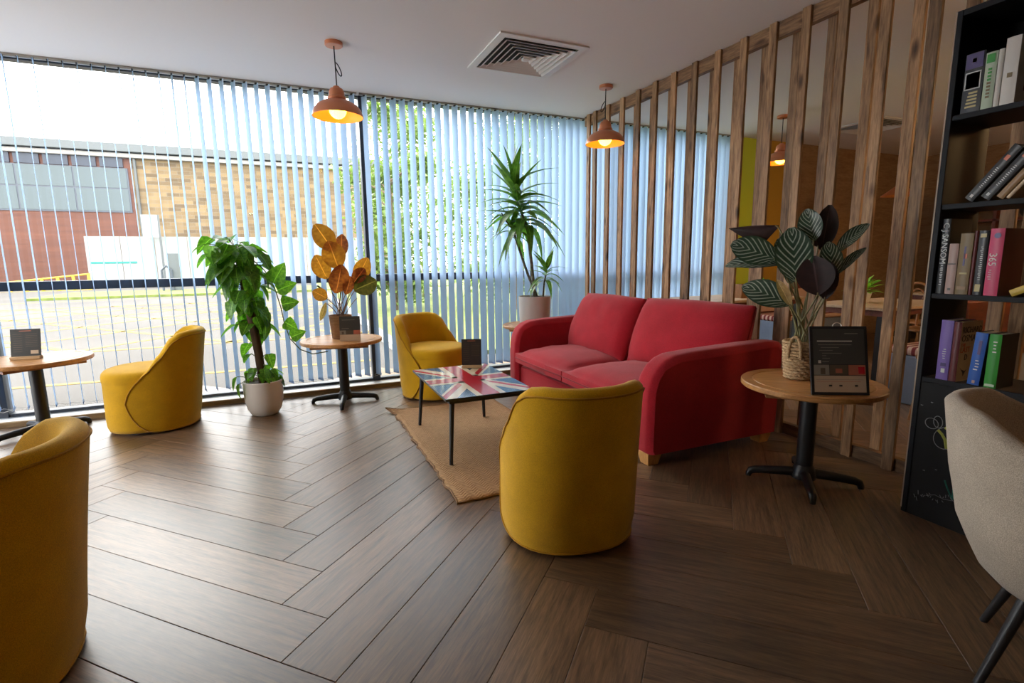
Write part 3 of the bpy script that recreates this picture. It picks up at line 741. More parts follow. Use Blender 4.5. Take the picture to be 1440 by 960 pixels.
# shelf 4 (upper)
b = book('thick black paperback with purple top and a framed picture on its spine', 3, 1.308, 1.243, .228, .15, bm_black, bm_black)
patch(b, 'purple_band', (.004, .168), (.061, .226), bm_dkpurple); patch(b, 'star', (.026, .192), (.040, .206), bm_yellow); patch(b, 'picture_frame', (.006, .088), (.059, .155), bm_silver); patch(b, 'picture', (.010, .092), (.055, .151), bm_dark); patch(b, 'figure', (.024, .094), (.040, .140), bm_rose)
for z in (.075, .062, .049, .036, .022): patch(b, 'title_line', (.012, z - .004), (.053 - z * .15, z + .003), bm_gold)
b = book('pale green and white paperback beside the black picture spine book', 3, 1.240, 1.203, .212, .14, bm_lgreen, bm_white); patch(b, 'green_badge', (.006, .172), (.032, .205), bm_leaf)
for i in range(9): patch(b, 'title_line', (.012, .04 + i * .013), (.024, .048 + i * .013), bm_leaf if i > 4 else bm_olive)
b = book('slim plain white paperback on the upper shelf', 3, 1.200, 1.183, .213, .14, bm_white, bm_white)
b = book('large white hardback with red title and dark picture on its cover', 3, 1.180, 1.135, .245, .19, bm_white, bm_white); patch(b, 'emblem', (.014, .098), (.030, .115), bm_olive)
text_part('CLO', .045, bm_or, b[0], MT(.095, -.0008, .205, (1, 0, 0), (0, 0, 1)), 'cover_lettering'); patch(b, 'cover_picture', (.055, .05), (.17, .175), bm_maroon, 'cover'); patch(b, 'cover_sky', (.055, .15), (.17, .178), bm_blue, 'cover')
# shelf 3: leaning books
lean = 37
for i, (lb, y, w, h, dpt, c) in enumerate((('black paperback leaning first in the slanting row of books', 1.262, .034, .235, .13, bm_black), ('black paperback leaning second in the slanting row of books', 1.208, .036, .235, .13, bm_black),
                                           ('tan paperback leaning behind two slanting black books', 1.155, .026, .225, .125, bm_tan), ('thin cream book leaning last in the slanting row', 1.121, .013, .23, .12, bm_cream))):
    b = book(lb, 2, y, y - w, h, dpt, c, c, lean=lean); b[0].location.z += w * math.sin(R(0)) + .0005
    if c is bm_black:
        patch(b, 'round_emblem', (w * .3, .175), (w * .7, .195), bm_or); spine_marks(b, .012, bm_silver, .10, .09); patch(b, 'publisher_mark', (w * .35, .012), (w * .65, .024), bm_silver)
b = book('upright dark book propping up the slanting row', 2, .955, .90, .25, .15, bm_maroon, bm_maroon)
# shelf 2
b = book('tall black hardback with silver author lettering at the bookcase end', 1, 1.322, 1.292, .318, .16, bm_black, bm_black); spine_text(b, 'C J SANSOM', .032, bm_silver, .215); spine_marks(b, .012, bm_silver, .08, .09)
b = book('small dusty pink paperback beside the tall black hardback', 1, 1.288, 1.254, .213, .13, bm_rose, bm_rose); patch(b, 'mark', (.012, .015), (.022, .025), bm_dark); patch(b, 'band', (.003, .125), (.031, .130), bm_dark)
b = book('olive hardback with an orange spot on its spine', 1, 1.251, 1.206, .254, .16, bm_olive, bm_olive); patch(b, 'spot', (.014, .15), (.024, .17), bm_or); patch(b, 'title_line', (.02, .12), (.026, .20), bm_dkpurple); patch(b, 'label_band', (.008, .085), (.034, .092), bm_gold); patch(b, 'foot_mark', (.006, .02), (.038, .034), bm_tan)
b = book('narrow brown red paperback beside the olive hardback', 1, 1.203, 1.191, .262, .14, bm_maroon, bm_tan)
b = book('black paperback with gold emblem next to the pink book', 1, 1.188, 1.156, .262, .14, bm_black, bm_black); spine_marks(b, .012, bm_silver, .13, .14); patch(b, 'gold_emblem', (.007, .015), (.025, .045), bm_gold); patch(b, 'gold_top', (.006, .235), (.026, .25), bm_gold)
b = book('bright pink hardback with white number and round logo on spine', 1, 1.152, 1.106, .268, .17, bm_pink, bm_maroon); spine_text(b, '365', .036, bm_white, .145, yoff=.62); spine_marks(b, .014, bm_white, .085, .045, .7)
t_, w_, h_ = b; MB().lathe([(.011, 0), (.011, .0012)], 16).build('round_logo', bm_dkpurple, t_); bpy.data.objects[-1] if False else None
lo = [o for o in t_.children if o.name.startswith('round_logo')][0]; lo.matrix_basis = MT(-.0034, w_ * .45, .24, (0, -1, 0), (0, 0, 1))
b = book('yellow paperback lying slanted against the pink book', 1, 1.085, 1.058, .20, .12, bm_yellow, bm_yellow, lean=62)
b = book('upright brown book holding up the slanted yellow paperback', 1, .86, .815, .24, .15, bm_tan, bm_tan)
# shelf 1
b = book('tall purple hardback on the lowest shelf', 0, 1.283, 1.238, .262, .16, bm_purple, bm_purple); spine_marks(b, .016, bm_silver, .115, .05); patch(b, 'publisher_mark', (.012, .032), (.026, .05), bm_silver); patch(b, 'dark_mark', (.010, .06), (.03, .075), bm_dkpurple)
b = book('cream hardback with big black author name on its cover', 0, 1.235, 1.208, .258, .16, bm_maroon, bm_cream)
for i, (s, sz, c, z) in enumerate((('RICHARD', .038, bm_dark, .222), ('OSMAN', .042, bm_dark, .186), ('THE', .022, bm_or, .158), ('LAST', .036, bm_or, .136), ('D', .036, bm_dark, .103))):
    text_part(s, sz, c, b[0], MT(.008 + (.035 if s == 'D' else 0), -.0008, z, (1, 0, 0), (0, 0, 1)), 'cover_lettering', 'LEFT', sx=.92)
m = MB(); m.prism([(.02, .06), (.035, .05), (.06, .042), (.075, .05), (.062, .035), (.05, .02), (.045, .036)], .0004, MT(0, -.0002, 0, (1, 0, 0), (0, 0, 1))); m.build('cover_fox', bm_dark, b[0])
b = book('glossy blue paperback tilted beside a bright green book', 0, 1.168, 1.126, .222, .13, bm_blue, bm_black, lean=3.0); spine_marks(b, .02, bm_white, .085, .05); patch(b, 'publisher_mark', (.014, .008), (.024, .02), bm_rose); patch(b, 'title_line', (.014, .13), (.024, .19), bm_dkpurple)
b = book('bright green paperback beside the glossy blue book', 0, 1.110, 1.070, .222, .13, bm_green, bm_black); spine_marks(b, .018, bm_white, .17, .055); patch(b, 'foot_pattern', (.004, .006), (.036, .016), bm_lgreen)

# ---- oatmeal armchair at the bookcase
ac = thing('armchair', 'oatmeal weave armchair with black legs in front of the bookcase', 'chair', (1.935, .55, 0), R(22))
# front is local -Y, theta = 0 at the rear
def acr(z): return interp([(.24, .10), (.27, .18), (.33, .235), (.46, .283), (.65, .318), (.80, .335)], z)
m = MB(); nt, TH = 61, 138; ttop = [(0, .79), (35, .785), (65, .72), (95, .61), (120, .55), (138, .53)]
def Q(i, j):
    a = -TH + 2 * TH * i / (nt - 1); th = R(a); zt = interp(ttop, abs(a)); zo = [.245, .27, .31, .37, .44, .50, min(.58, zt - .045), zt - .02]
    def W(z, off): r_ = acr(z) + off; return (r_ * math.sin(th) * 1.0, r_ * math.cos(th), z)
    if j < 8: return W(min(zo[j], zt - .02), 0)
    if j < 13: u = PI * (j - 7) / 6; return W(zt - .03 + .03 * math.sin(u), -.03 + .03 * math.cos(u))
    u = (j - 12) / 3; return W(zt - .03 + (.43 - zt + .03) * u, -.06 - .015 * u)
m.grid(Q, nt, 16); m.build('shell', M_grey, ac, smooth=70)
MB().lathe([(.03, .242), (.13, .25), (.20, .30), (.245, .38), (.255, .44), (.25, .47), (.18, .485), (.01, .49)], 48).build('seat', M_grey, ac, smooth=70)
for k in range(4):
    a = PI / 4 + k * PI / 2; d = Vector((math.cos(a), math.sin(a), 0)); MB().tube([d * .14 + Vector((0, 0, .28)), d * .25], [.017, .011], 10).build('leg', M_black, ac, smooth=50)

# ================================================================ PENDANT LAMPS
M_fillbulb = mat('fill_lamp_bulb_glass', (1, .85, .6), .3, emit=(1.0, .60, .26), estr=FILL_BULB_W)  # bulb glow of the two added out-of-view pendants
def pendant(label, x, y, swing=0, bulb=None):
    t = thing('pendant_lamp', label, 'lamp', (x, y, CEIL), swing, 'copper pendant lamps')
    MB().lathe([(.001, 0), (.060, 0), (.060, -.022), (.056, -.026), (.001, -.026)], 32, cap0=False, cap1=False).build('ceiling_rose', M_copper, t, smooth=40)
    MB().tube([(0, 0, -.026), (.002, 0, -.15), (.003, 0, -.29)], .0042, 8).build('cord', M_cord, t, smooth=60)
    MB().tube(bez([(.003, 0, -.13), (.02, 0, -.13), (.055, 0, -.20), (.055, 0, -.245), (.03, 0, -.235), (.012, 0, -.19), (.003, 0, -.16)], 16), .0036, 8).build('cord_loop', M_cord, t, smooth=60)
    outer = [(.014, -.285), (.022, -.29), (.024, -.298), (.042, -.305), (.052, -.325), (.054, -.355), (.062, -.360), (.064, -.372), (.060, -.378), (.095, -.392), (.135, -.415), (.160, -.445), (.172, -.478), (.174, -.492)]
    sh = MB().lathe(outer + [(r_ - .003, z) for r_, z in reversed(outer[4:])] + [(.03, -.330), (.001, -.330)], 48, cap0=True, cap1=False).build('shade', [M_copper], t, smooth=35)
    li = MB().lathe([(r_ - .0036, z + .0002) for r_, z in reversed(outer[8:])] + [(.05, -.372)], 48, cap0=False, cap1=False).build('shade_lining', M_copper_in, t, smooth=40)
    MB().lathe([(.02, -.331), (.02, -.385), (.016, -.392)], 20).build('socket', M_cord, t)
    prof = [(.018, -.392)] + [(.062 * math.sin(R(a)), -.448 - .062 * -math.cos(R(a)) * -1 * -1) for a in (30, 50, 70, 90, 110, 130, 150, 170)]
    prof = [(.016, -.392)] + [(.060 * math.sin(R(a)), -.445 + .060 * math.cos(R(a))) for a in (25, 45, 65, 90, 110, 130, 150, 165, 178)]
    MB().lathe(prof, 28).build('bulb', bulb or M_bulb, t, smooth=60)
    return t
pendant('copper dome pendant lamp hanging before the dark window mullion', .412, 3.998)
pendant('copper dome pendant lamp hanging over the far end of the sofa', 2.70, 4.063, R(150))
pendant('copper dome pendant lamp hanging in the cafe beyond the screen', 5.05, 4.17, R(40))
pendant('added unseen copper dome pendant lamp lighting the cafe behind the bookcase', 4.6, .85, R(10), M_fillbulb)  # out-of-view lamp added to brighten the cafe side
def fill_globe(label, x, y):  # out-of-view globes added to warm the cafe ceiling and slat edges
    t = thing('fill_globe_lamp', label, 'lamp', (x, y, CEIL), 0, 'added globe lamps lighting the cafe')
    MB().lathe([(.05, 0), (.05, -.02), (.01, -.024)], 24).build('ceiling_rose', M_copper, t)
    MB().tube([(0, 0, -.02), (0, 0, -.36)], .004, 6).build('cord', M_cord, t)
    MB().lathe([(.03, -.35), (.045, -.385)], 20).build('collar', M_copper, t)
    MB().lathe([(.13 * math.sin(R(a)), -.50 + .13 * math.cos(R(a))) for a in range(18, 181, 9)], 28).build('globe', M_fill_globe, t, smooth=60)
M_fill_globe = mat('fill_globe_glow', (1, .9, .75), .3, emit=(1.0, .62, .28), estr=60.0)
fill_globe('added unseen opal globe lamp lighting the cafe behind the bookcase', 4.75, .35)
fill_globe('added unseen opal globe lamp deep in the cafe beyond the bookcase', 7.6, .9)
pendant('added unseen copper dome pendant lamp filling the rear of the lounge', -.6, -1.7, 0, M_fillbulb)  # lamp added behind the camera for warm fill in the lounge
def cone_lamp(label, x, y, zb):
    t = thing('cone_pendant_lamp', label, 'lamp', (x, y, CEIL))
    dz = zb - CEIL
    MB().lathe([(.045, 0), (.045, -.02), (.01, -.024)], 24).build('ceiling_rose', M_copper, t)
    MB().tube([(0, 0, -.02), (0, 0, dz + .15)], .004, 6).build('cord', M_cord, t)
    MB().lathe([(.02, dz + .16), (.03, dz + .13), (.19, dz + .005), (.192, dz), (.186, dz + .002), (.028, dz + .126), (.02, dz + .13)], 40, cap0=True, cap1=False).build('shade', M_copper, t, smooth=35)
    MB().lathe([(.01, dz + .11), (.035, dz + .07), (.045, dz + .04), (.035, dz + .01), (.01, dz - .003)], 20).build('bulb', M_bulb, t, smooth=60)
cone_lamp('wide cone shaped copper pendant lamp deep in the cafe', 7.0, 4.05, 1.93)

# ================================================================ PLANTS
def leaf_mesh(name, prof, mt, L=1.0, W=.3, droop=.25, fold=.25, nt=7, nx=4, wave=0):
    """along +Y, face up +Z; prof(t) = half width factor"""
    me = bpy.data.meshes.new(name); vs = []; fs = []; uv = []
    for i in range(nt + 1):
        t = i / nt
        for j in range(nx + 1):
            u = -1 + 2 * j / nx; w = prof(t) * W / 2
            x = u * w; y = L * (t - .12 * droop * t * t); z = -droop * L * t * t + fold * abs(x) + wave * math.sin(t * 11 + j) * abs(u)
            vs.append((x, y, z)); uv.append((u, t))
    for i in range(nt):
        for j in range(nx):
            a = i * (nx + 1) + j; fs.append((a, a + 1, a + nx + 2, a + nx + 1))
    me.from_pydata(vs, [], fs); ul = me.uv_layers.new(name='UVMap')
    for p in me.polygons:
        p.use_smooth = True
        for li in p.loop_indices: ul.data[li].uv = uv[me.loops[li].vertex_index]
    me.materials.append(mt); me.update(); return me
def heart(t): return 0.0 if t >= 1 else (.55 + 4.2 * t if t < .11 else 1.01) * (1 - max(0, t - .12) ** 1.55 / .82) ** .9
def oval(t): return max(.0, math.sin(PI * min(1, max(0, t * .97 + .015))) ** .62)
def lance(t): return max(.0, (t * 5 + .12) if t < .16 else 1.0 * (1 - ((t - .16) / .84) ** 1.9))
def pot_soil(t, z, r, name='soil'): MB().lathe([(r, z - .02), (r * .98, z), (.005, z + .006)], 32).build(name, M_soil, t, smooth=60)

# ---- pothos on a moss pole
PX, PY = -.245, 4.47
po = thing('pothos_plant', 'tall heart leaved climbing plant on a bark pole in a white pot', 'plant', (PX, PY, 0))
MB().lathe([(.085, .0), (.10, .006), (.125, .05), (.140, .11), (.146, .19), (.146, .275), (.140, .28), (.135, .275), (.135, .24), (.001, .235)], 48, cap1=False).build('pot', M_potwhite, po, smooth=40)
pot_soil(po, .255, .135)
m = MB(); rnd = random.Random(2); pole_top = Vector((-.10, 0, 1.30))
pole = [Vector((.0, 0, .24)), Vector((-.012, 0, .5)), Vector((-.04, 0, .8)), Vector((-.07, 0, 1.1)), pole_top]
m.tube(pole, [.030, .032, .034, .032, .02], 12); m.build('moss_pole', M_bark, po, smooth=60)
ME_po = [leaf_mesh('leaf', heart, M_pothos, 1, .78, d, f, 8, 4) for d, f in ((.22, .22), (.4, .12), (.1, .32))]
def pole_at(z):
    for a, b_ in zip(pole, pole[1:]):
        if z <= b_.z: return a.lerp(b_, (z - a.z) / (b_.z - a.z))
    return pole_top.copy()
pet = MB()
def pothos_leaf(base, ang, out, rise, size, tilt):
    d = Vector((math.cos(ang), math.sin(ang), 0)); tip = base + d * out + Vector((0, 0, rise))
    pet.tube(bez([base, base + d * out * .5 + Vector((0, 0, max(rise, .02) * 1.1)), tip], 6), .0032, 5)
    ld = d * math.cos(tilt) + Vector((0, 0, -math.sin(tilt))) + Vector((rnd.uniform(-.25, .25), rnd.uniform(-.25, .25), 0))
    nn = d * math.sin(tilt) + Vector((0, 0, math.cos(tilt))) + Vector((rnd.uniform(-.3, .3), rnd.uniform(-.3, .3), 0))
    put('leaf', rnd.choice(ME_po), po, frame(tip, ld, nn) @ Matrix.Scale(size, 4))
for i in range(112):
    f = rnd.random(); z = .32 + 1.0 * (f ** .62); base = pole_at(z); big = (z - .3) / 1.0
    if .40 < z < .62 and rnd.random() < .5: continue
    pothos_leaf(base, rnd.uniform(0, 2 * PI), rnd.uniform(.04, .09) + .15 * big ** 1.6 * rnd.random(), rnd.uniform(-.03, .09), rnd.uniform(.095, .13) + .065 * big, R(rnd.uniform(25, 82)))
for i in range(13):
    pothos_leaf(pole_top + Vector((0, 0, -.04)), rnd.uniform(0, 2 * PI), rnd.uniform(.08, .26), rnd.uniform(.03, .15), rnd.uniform(.14, .185), R(rnd.uniform(-5, 40)))
for i in range(16):
    pothos_leaf(Vector((0, 0, .26)), rnd.uniform(0, 2 * PI), rnd.uniform(.05, .125), rnd.uniform(.03, .13), rnd.uniform(.08, .115), R(rnd.uniform(20, 70)))
pothos_leaf(Vector((-.06, 0, .27)), R(175), .12, .05, .12, R(60)); pothos_leaf(Vector((-.06, 0, .27)), R(200), .11, .0, .13, R(75))
# trailing vine reaching the table
vine = []
for vx, vy in ((352, 362), (372, 380), (386, 404), (395, 432), (400, 455), (408, 476), (422, 491), (440, 497.5), (461, 494)):
    p = ony(vx, vy, 4.36 + .0012 * max(0, vx - 400)); vine.append(p - Vector((PX, PY, 0)))
vine = [vine[0]] + [q for k in range(len(vine) - 1) for q in (vine[k].lerp(vine[k + 1], .5), vine[k + 1])]
pet.tube(vine, .0042, 6)
for (vx, vy), (tx, ty), wd in (((390, 408), (414, 398), 1), ((396, 428), (418, 424), 1.15), ((400, 452), (417, 462), 1.1), ((409, 474), (428, 466), 1.0), ((384, 398), (398, 372), 1)):
    a_, c_ = ony(vx, vy, 4.35) - Vector((PX, PY, 0)), ony(tx, ty, 4.35) - Vector((PX, PY, 0)); d_ = c_ - a_
    put('leaf', ME_po[2], po, frame(a_, d_, (-.1, -1, .35)) @ Matrix.Diagonal((d_.length * wd * 1.25, d_.length * 1.15, d_.length, 1)))
pet.build('stems', M_stem, po, smooth=60)

# ---- dracaena in a grey white pot on the table behind the sofa
DX, DY = T4[0] + .0, T4[1] + .02
dr = thing('dracaena_plant', 'tall dracaena with arching strap leaves in a pale cylinder pot', 'plant', (DX, DY, TH_ + .0005))
M_potgrey = mat('pale_grey_ceramic', (.50, .48, .46), .35)
MB().lathe([(.148, 0), (.154, .005), (.164, .27), (.164, .285), (.155, .285), (.152, .26), (.001, .255)], 48, cap1=False).build('pot', M_potgrey, dr, smooth=40)
pot_soil(dr, .275, .15)
ME_dr = [leaf_mesh('leaf', lance, M_drac, 1, .235, d, .35, 8, 2) for d in (.15, .42, .75)]
rnd = random.Random(8)
def cane(path, r0, head, nl, size, up):
    MB().tube(path, [r0 * (1 - .25 * i / (len(path) - 1)) for i in range(len(path))], 10).build('cane', M_cane, dr, smooth=60)
    top = Vector(path[-1]); ax = (Vector(path[-1]) - Vector(path[-2])).normalized()
    for i in range(nl):
        f = i / (nl - 1); az = i * 2.39996 + rnd.uniform(-.25, .25); el = R(80 - 92 * f ** .8 + rnd.uniform(-9, 9)) * up
        d = Vector((math.cos(az) * math.cos(el), math.sin(az) * math.cos(el), math.sin(el)))
        p = top + ax * (head * (.5 - f)) + d * .012; L = size * (rnd.uniform(.7, 1.0) if i > 2 else .9)
        n_ = Vector((-math.cos(az) * math.sin(el), -math.sin(az) * math.sin(el), math.cos(el))) + Vector((rnd.uniform(-.2, .2), rnd.uniform(-.2, .2), 0))
        L = min(L, max(.12, (.285 - p.y) / max(d.y, .01))); put('leaf', ME_dr[0 if f < .25 else (1 if f < .55 else 2)] if rnd.random() < .8 else rnd.choice(ME_dr), dr, frame(p, d, n_) @ Matrix.Scale(L, 4))
cane([(.0, .0, .26), (-.03, .0, .6), (-.075, .0, .95), (-.16, 0, 1.16)], .017, .40, 52, .46, 1)
cane([(.05, .03, .26), (-.05, .05, .5), (-.16, .05, .8), (-.21, .04, .93)], .014, .16, 17, .30, .9)
cane([(.075, -.04, .26), (.085, -.05, .42), (.10, -.06, .50)], .010, .12, 18, .27, .95)
dead = bez([(-.16, 0, .88), (-.28, -.02, .96), (-.34, -.02, 1.06), (-.36, -.02, 1.10)], 8)
MB().tube(dead, .006, 6).build('side_shoot', M_bark, dr)
for k, (dx, dz) in enumerate(((-.9, -.2), (-.6, -.9), (.2, .6))): put('leaf', ME_dr[1], dr, frame(dead[-2 - k], (dx, -.2, dz), (0, -.3, 1)) @ Matrix.Scale(.17, 4))

# ---- bronze leaved plant on the window table
bz = thing('bronze_plant', 'plant with broad orange bronze leaves in a woven tan pot', 'plant', (T2[0] + .005, T2[1] + .05, TH_ + .0005))
M_tanpot = wood('tan_woven_pot', (.26, .125, .05), (.44, .23, .10), (3, 3, 30), .75, bmp=.8)
MB().lathe([(.072, 0), (.078, .004), (.094, .19), (.096, .2), (.089, .2), (.086, .175), (.001, .17)], 40, cap1=False).build('pot', M_tanpot, bz, smooth=40)
pot_soil(bz, .185, .086)
ME_or = [leaf_mesh('leaf', oval, M_orange, 1, .56, .12, .2, 8, 4, .012), leaf_mesh('leaf', oval, M_orange_r, 1, .5, .2, .25, 8, 4, .012)]
st = MB(); bw = Vector((T2[0] + .005, T2[1] + .05, TH_))
def at_y(px_, py_, dy): p = ony(px_, py_, bw.y + dy); return p - bw
for (bx, by), (tx, ty), dy, k, w in (((468, 352), (443, 314), -.02, 0, 1), ((476, 378), (462, 338), -.06, 0, 1.1), ((480, 362), (480, 328), .03, 1, .9), ((460, 392), (443, 358), .0, 0, 1), ((480, 372), (474, 414), -.10, 1, 1.05),
                                     ((500, 396), (518, 362), .0, 0, .85), ((497, 398), (513, 376), -.05, 1, 1.1), ((498, 408), (530, 394), -.06, 2, 1.1), ((486, 414), (494, 388), -.08, 1, .9), ((460, 420), (440, 408), -.03, 0, 1.25), ((458, 425), (451, 452), -.04, 3, .55)):
    a, c = at_y(bx, by, dy), at_y(tx, ty, dy); d = c - a; L = d.length
    mesh_ = ME_or[k] if k < 2 else None
    if k == 2: mesh_ = bpy.data.meshes.get('olive_leaf') or leaf_mesh('olive_leaf', oval, leaf_mat('olive_leaf', (.10, .10, .02), (.20, .17, .04), .25), 1, .6, .1, .2, 8, 4)
    if k == 3: mesh_ = leaf_mesh('dry_leaf', oval, M_dryleaf, 1, .4, .2, .5, 6, 2)
    put('leaf', mesh_, bz, frame(a, d, (-.25 + .5 * random.random(), -1, .25)) @ Matrix.Diagonal((L * w * 1.28, L, L, 1)))
    root = Vector((random.uniform(-.03, .03), random.uniform(-.03, .03), .185)); st.tube(bez([root, root.lerp(a, .5) + Vector((0, 0, .03)), a, a + d * .08], 8), .0034, 6)
for i in range(5):
    root = Vector((random.uniform(-.04, .04), random.uniform(-.03, .03), .185)); e = root + Vector((random.uniform(-.10, .12), random.uniform(-.05, .05), random.uniform(.12, .28))); st.tube(bez([root, root.lerp(e, .6) + Vector((0, 0, .03)), e], 6), .0028, 5)
st.build('stems', M_petiole, bz, smooth=60)

# ---- pinstripe calathea in a rope basket
CX_, CY_ = 2.475, 1.845
ca = thing('calathea_plant', 'dark pinstriped calathea in a seagrass basket beside the sofa', 'plant', (CX_, CY_, TH_ + .0005))
bk = MB(); turns = 13; pts = []
for i in range(turns):
    z = .0118 + i * .0155; r_ = .062 + .016 * (i / turns) ** .8
    bk.tube([((r_ + .0025 * math.sin(a * 14 + i * 3.14)) * math.cos(a), (r_ + .0025 * math.sin(a * 14 + i * 3.14)) * math.sin(a), z + .002 * math.cos(a * 14 + i * 3.14)) for a in [2 * PI * k / 56 for k in range(56)]], .0092, 6, closed=True)
bk.lathe([(.06, .004), (.06, .010)], 24); bk.build('basket', M_rope, ca, smooth=70)
for a in (R(200), R(20)):
    d = Vector((math.cos(a), math.sin(a), 0)); p = Vector((-d.y, d.x, 0))
    MB().tube(bez([d * .08 + p * .03 + Vector((0, 0, .12)), d * .085 + p * .035 + Vector((0, 0, .27)), d * .085 - p * .035 + Vector((0, 0, .27)), d * .08 - p * .03 + Vector((0, 0, .12))], 14), .008, 8).build('basket_handle', M_rope, ca, smooth=60)
pot_soil(ca, .185, .066)
ME_ca = [leaf_mesh('leaf', oval, M_calathea, 1, .50, d, f, 10, 6, .01) for d, f in ((.10, .18), (.3, .3))]
ME_cf = leaf_mesh('folded_leaf', lambda t: max(0, (t * 3.2 + .1) if t < .28 else 1 - ((t - .28) / .72) ** 1.3), M_calathea_dk, 1, .62, .12, -1.1, 8, 4)
ME_cd = leaf_mesh('dark_leaf', oval, M_calathea_dk, 1, .5, .15, .3, 8, 4)
cw = Vector((CX_, CY_, TH_)); st = MB()
VX, VN = RIGHT.copy(), (-FWD)      # measuring plane through the plant, facing the room
def at_c(px_, py_, off):
    r_ = ray(px_, py_); nrm = Vector((CX_, CY_, 0)).normalized(); t = (Vector((CX_, CY_, 0)).length + off) / (r_.x * nrm.x + r_.y * nrm.y); return Vector((r_.x * t, r_.y * t, CAM_H + r_.z * t)) - cw
Z2 = lambda x, y: (1010 + x / 6.4, 280 + y / 6.4)
leaves = [((545, 235), (100, 232), .00, 1, .72, 'f', .30), ((525, 540), (130, 390), -.03, 0, 1.0, 's', .1), ((560, 590), (70, 520), .03, 1, .55, 's', .3), ((700, 740), (660, 265), -.06, 0, 1.0, 's', 0), ((660, 650), (545, 360), .02, 0, .85, 's', 0),
          ((860, 380), (795, 95), .0, 0, 1.05, 's', 0), ((930, 460), (1010, 55), .06, 0, .72, 'd', 0), ((900, 860), (850, 520), -.09, 0, 1.35, 'd', .1), ((1040, 700), (1000, 390), -.03, 0, .9, 's', 0), ((1070, 480), (1320, 190), .05, 1, .6, 's', .25),
          ((1030, 700), (1310, 415), .02, 1, .35, 's', .3), ((640, 950), (235, 740), -.08, 1, .9, 's', .25), ((930, 890), (1060, 600), -.02, 0, .65, 's', .1), ((650, 960), (540, 730), -.10, 0, .55, 't', .2), ((640, 760), (720, 450), -.02, 0, .8, 's', 0), ((900, 430), (840, 230), .04, 0, .8, 'd', 0), ((960, 900), (1000, 560), -.05, 0, .8, 'd', 0)]
for (b0, b1), (t0, t1), off, k, w, kind, tilt in leaves:
    a, c = at_c(*Z2(b0, b1), off), at_c(*Z2(t0, t1), off); d = c - a; L = d.length; toward = Vector((-CX_, -CY_, 0)).normalized()
    nrm = toward * (1 - tilt) + Vector((0, 0, .25 + tilt)) + Vector((random.uniform(-.2, .2), random.uniform(-.2, .2), 0))
    mesh_ = {'s': ME_ca[k], 'd': ME_cd, 'f': ME_cf, 't': bpy.data.meshes.get('tan_leaf') or leaf_mesh('tan_leaf', oval, M_dryleaf, 1, .5, .1, .3, 8, 4)}[kind]
    put('leaf', mesh_, ca, frame(a, d, nrm) @ Matrix.Diagonal((L * w * 1.32, L * 1.04, L, 1)))
    root = Vector((random.uniform(-.04, .04), random.uniform(-.04, .04), .19)); st.tube(bez([root, Vector((root.x * 1.4, root.y * 1.4, max(.2, a.z * .55))), a - d.normalized() * .02, a + d * .06], 9), .0042, 6)
st.build('stems', mat('calathea_stem', (.22, .20, .085), .5), ca, smooth=60)

# ================================================================ SIGNS ON TABLES
def panel_sign(name, label, base, yaw, w, h, th, lean, layout, frame_mat=None, fr=0, block=None, group=None):
    """upright card; local x = reading direction, local -y = printed face"""
    t = thing(name, label, 'sign', base, yaw, group); Rl = Matrix.Rotation(R(-lean), 4, 'X')
    z0 = 0
    if block: MB().span((-w * .5, -.022, 0), (w * .5, .022, block)).build('wood_block', M_beech, t, bevel=.002); z0 = block * .35
    def sp(name_, x0, x1, za, zb, lift, mt, y2=0):
        o = MB().span((x0, -th / 2 - lift, za), (x1, y2 if lift else th / 2, zb)).build(name_, mt, t); o.matrix_basis = Matrix.Translation((0, 0, z0)) @ Rl; return o
    sp('card' if not frame_mat else 'frame', -w / 2, w / 2, 0, h, 0, frame_mat or M_paper_dk)
    iw, ih = w / 2 - fr, h - 2 * fr
    for nm, x0, x1, a, b_, mt, lv in layout:
        sp(nm, -iw + 2 * iw * x0, -iw + 2 * iw * x1, fr + ih * a, fr + ih * b_, .0004 * lv, mt)
    return t, Rl, z0
cafe_card = [('print_top', 0, 1, .44, 1, M_paper_grey, 1), ('print_foot', 0, 1, 0, .26, M_paper_beige, 1), ('photo', 0, .30, .27, .43, M_photo1, 1), ('photo', .31, .66, .27, .43, M_photo2, 1), ('photo', .67, 1, .27, .43, M_photo3, 1)]
big = cafe_card + [('print_line', .08, .76, .795, .815, M_paper_line, 2)] + [('print_line', x0, x1, z, z + .008, M_photo1, 2) for x0, x1, z in ((.1, .75, .745), (.15, .5, .70), (.12, .38, .655), (.17, .55, .61), (.17, .25, .57), (.17, .32, .53), (.17, .30, .475))] + [('print_line', .62, .88, .92, .932, M_photo1, 2), ('print_square', .09, .145, .455, .50, M_paper_line, 2)] + \
      [('print_line', .04, .95, .195, .20, M_photo1, 2), ('print_line', .05, .9, .165, .17, M_photo3, 2)] + [('print_mark', x, x + .06, .09, .115, M_ink, 2) for x in (.28, .48, .78)] + [('photo_shape', .13, .22, .28, .38, M_photo2, 2), ('photo_shape', .42, .55, .30, .37, M_photo3, 2), ('photo_shape', .86, .98, .29, .40, M_flagred, 2)]
pL, pR = onz(1141, 555, TH_), onz(1222, 556, TH_); dv = pR - pL; SGW = dv.length; mid = (pL + pR) / 2
t, Rl, z0 = panel_sign('framed_notice', 'black framed notice with three photos leaning on the table by the bookcase', (mid.x, mid.y, TH_ + .001), math.atan2(dv.y, dv.x), SGW, .325, .012, 14, big, M_black, .013)
o = MB().tube([(.02 * math.cos(a), 0, .325 + .018 * math.sin(a)) for a in [PI * k / 8 for k in range(9)]], .002, 6).build('hook', M_white, t); o.matrix_basis = Rl
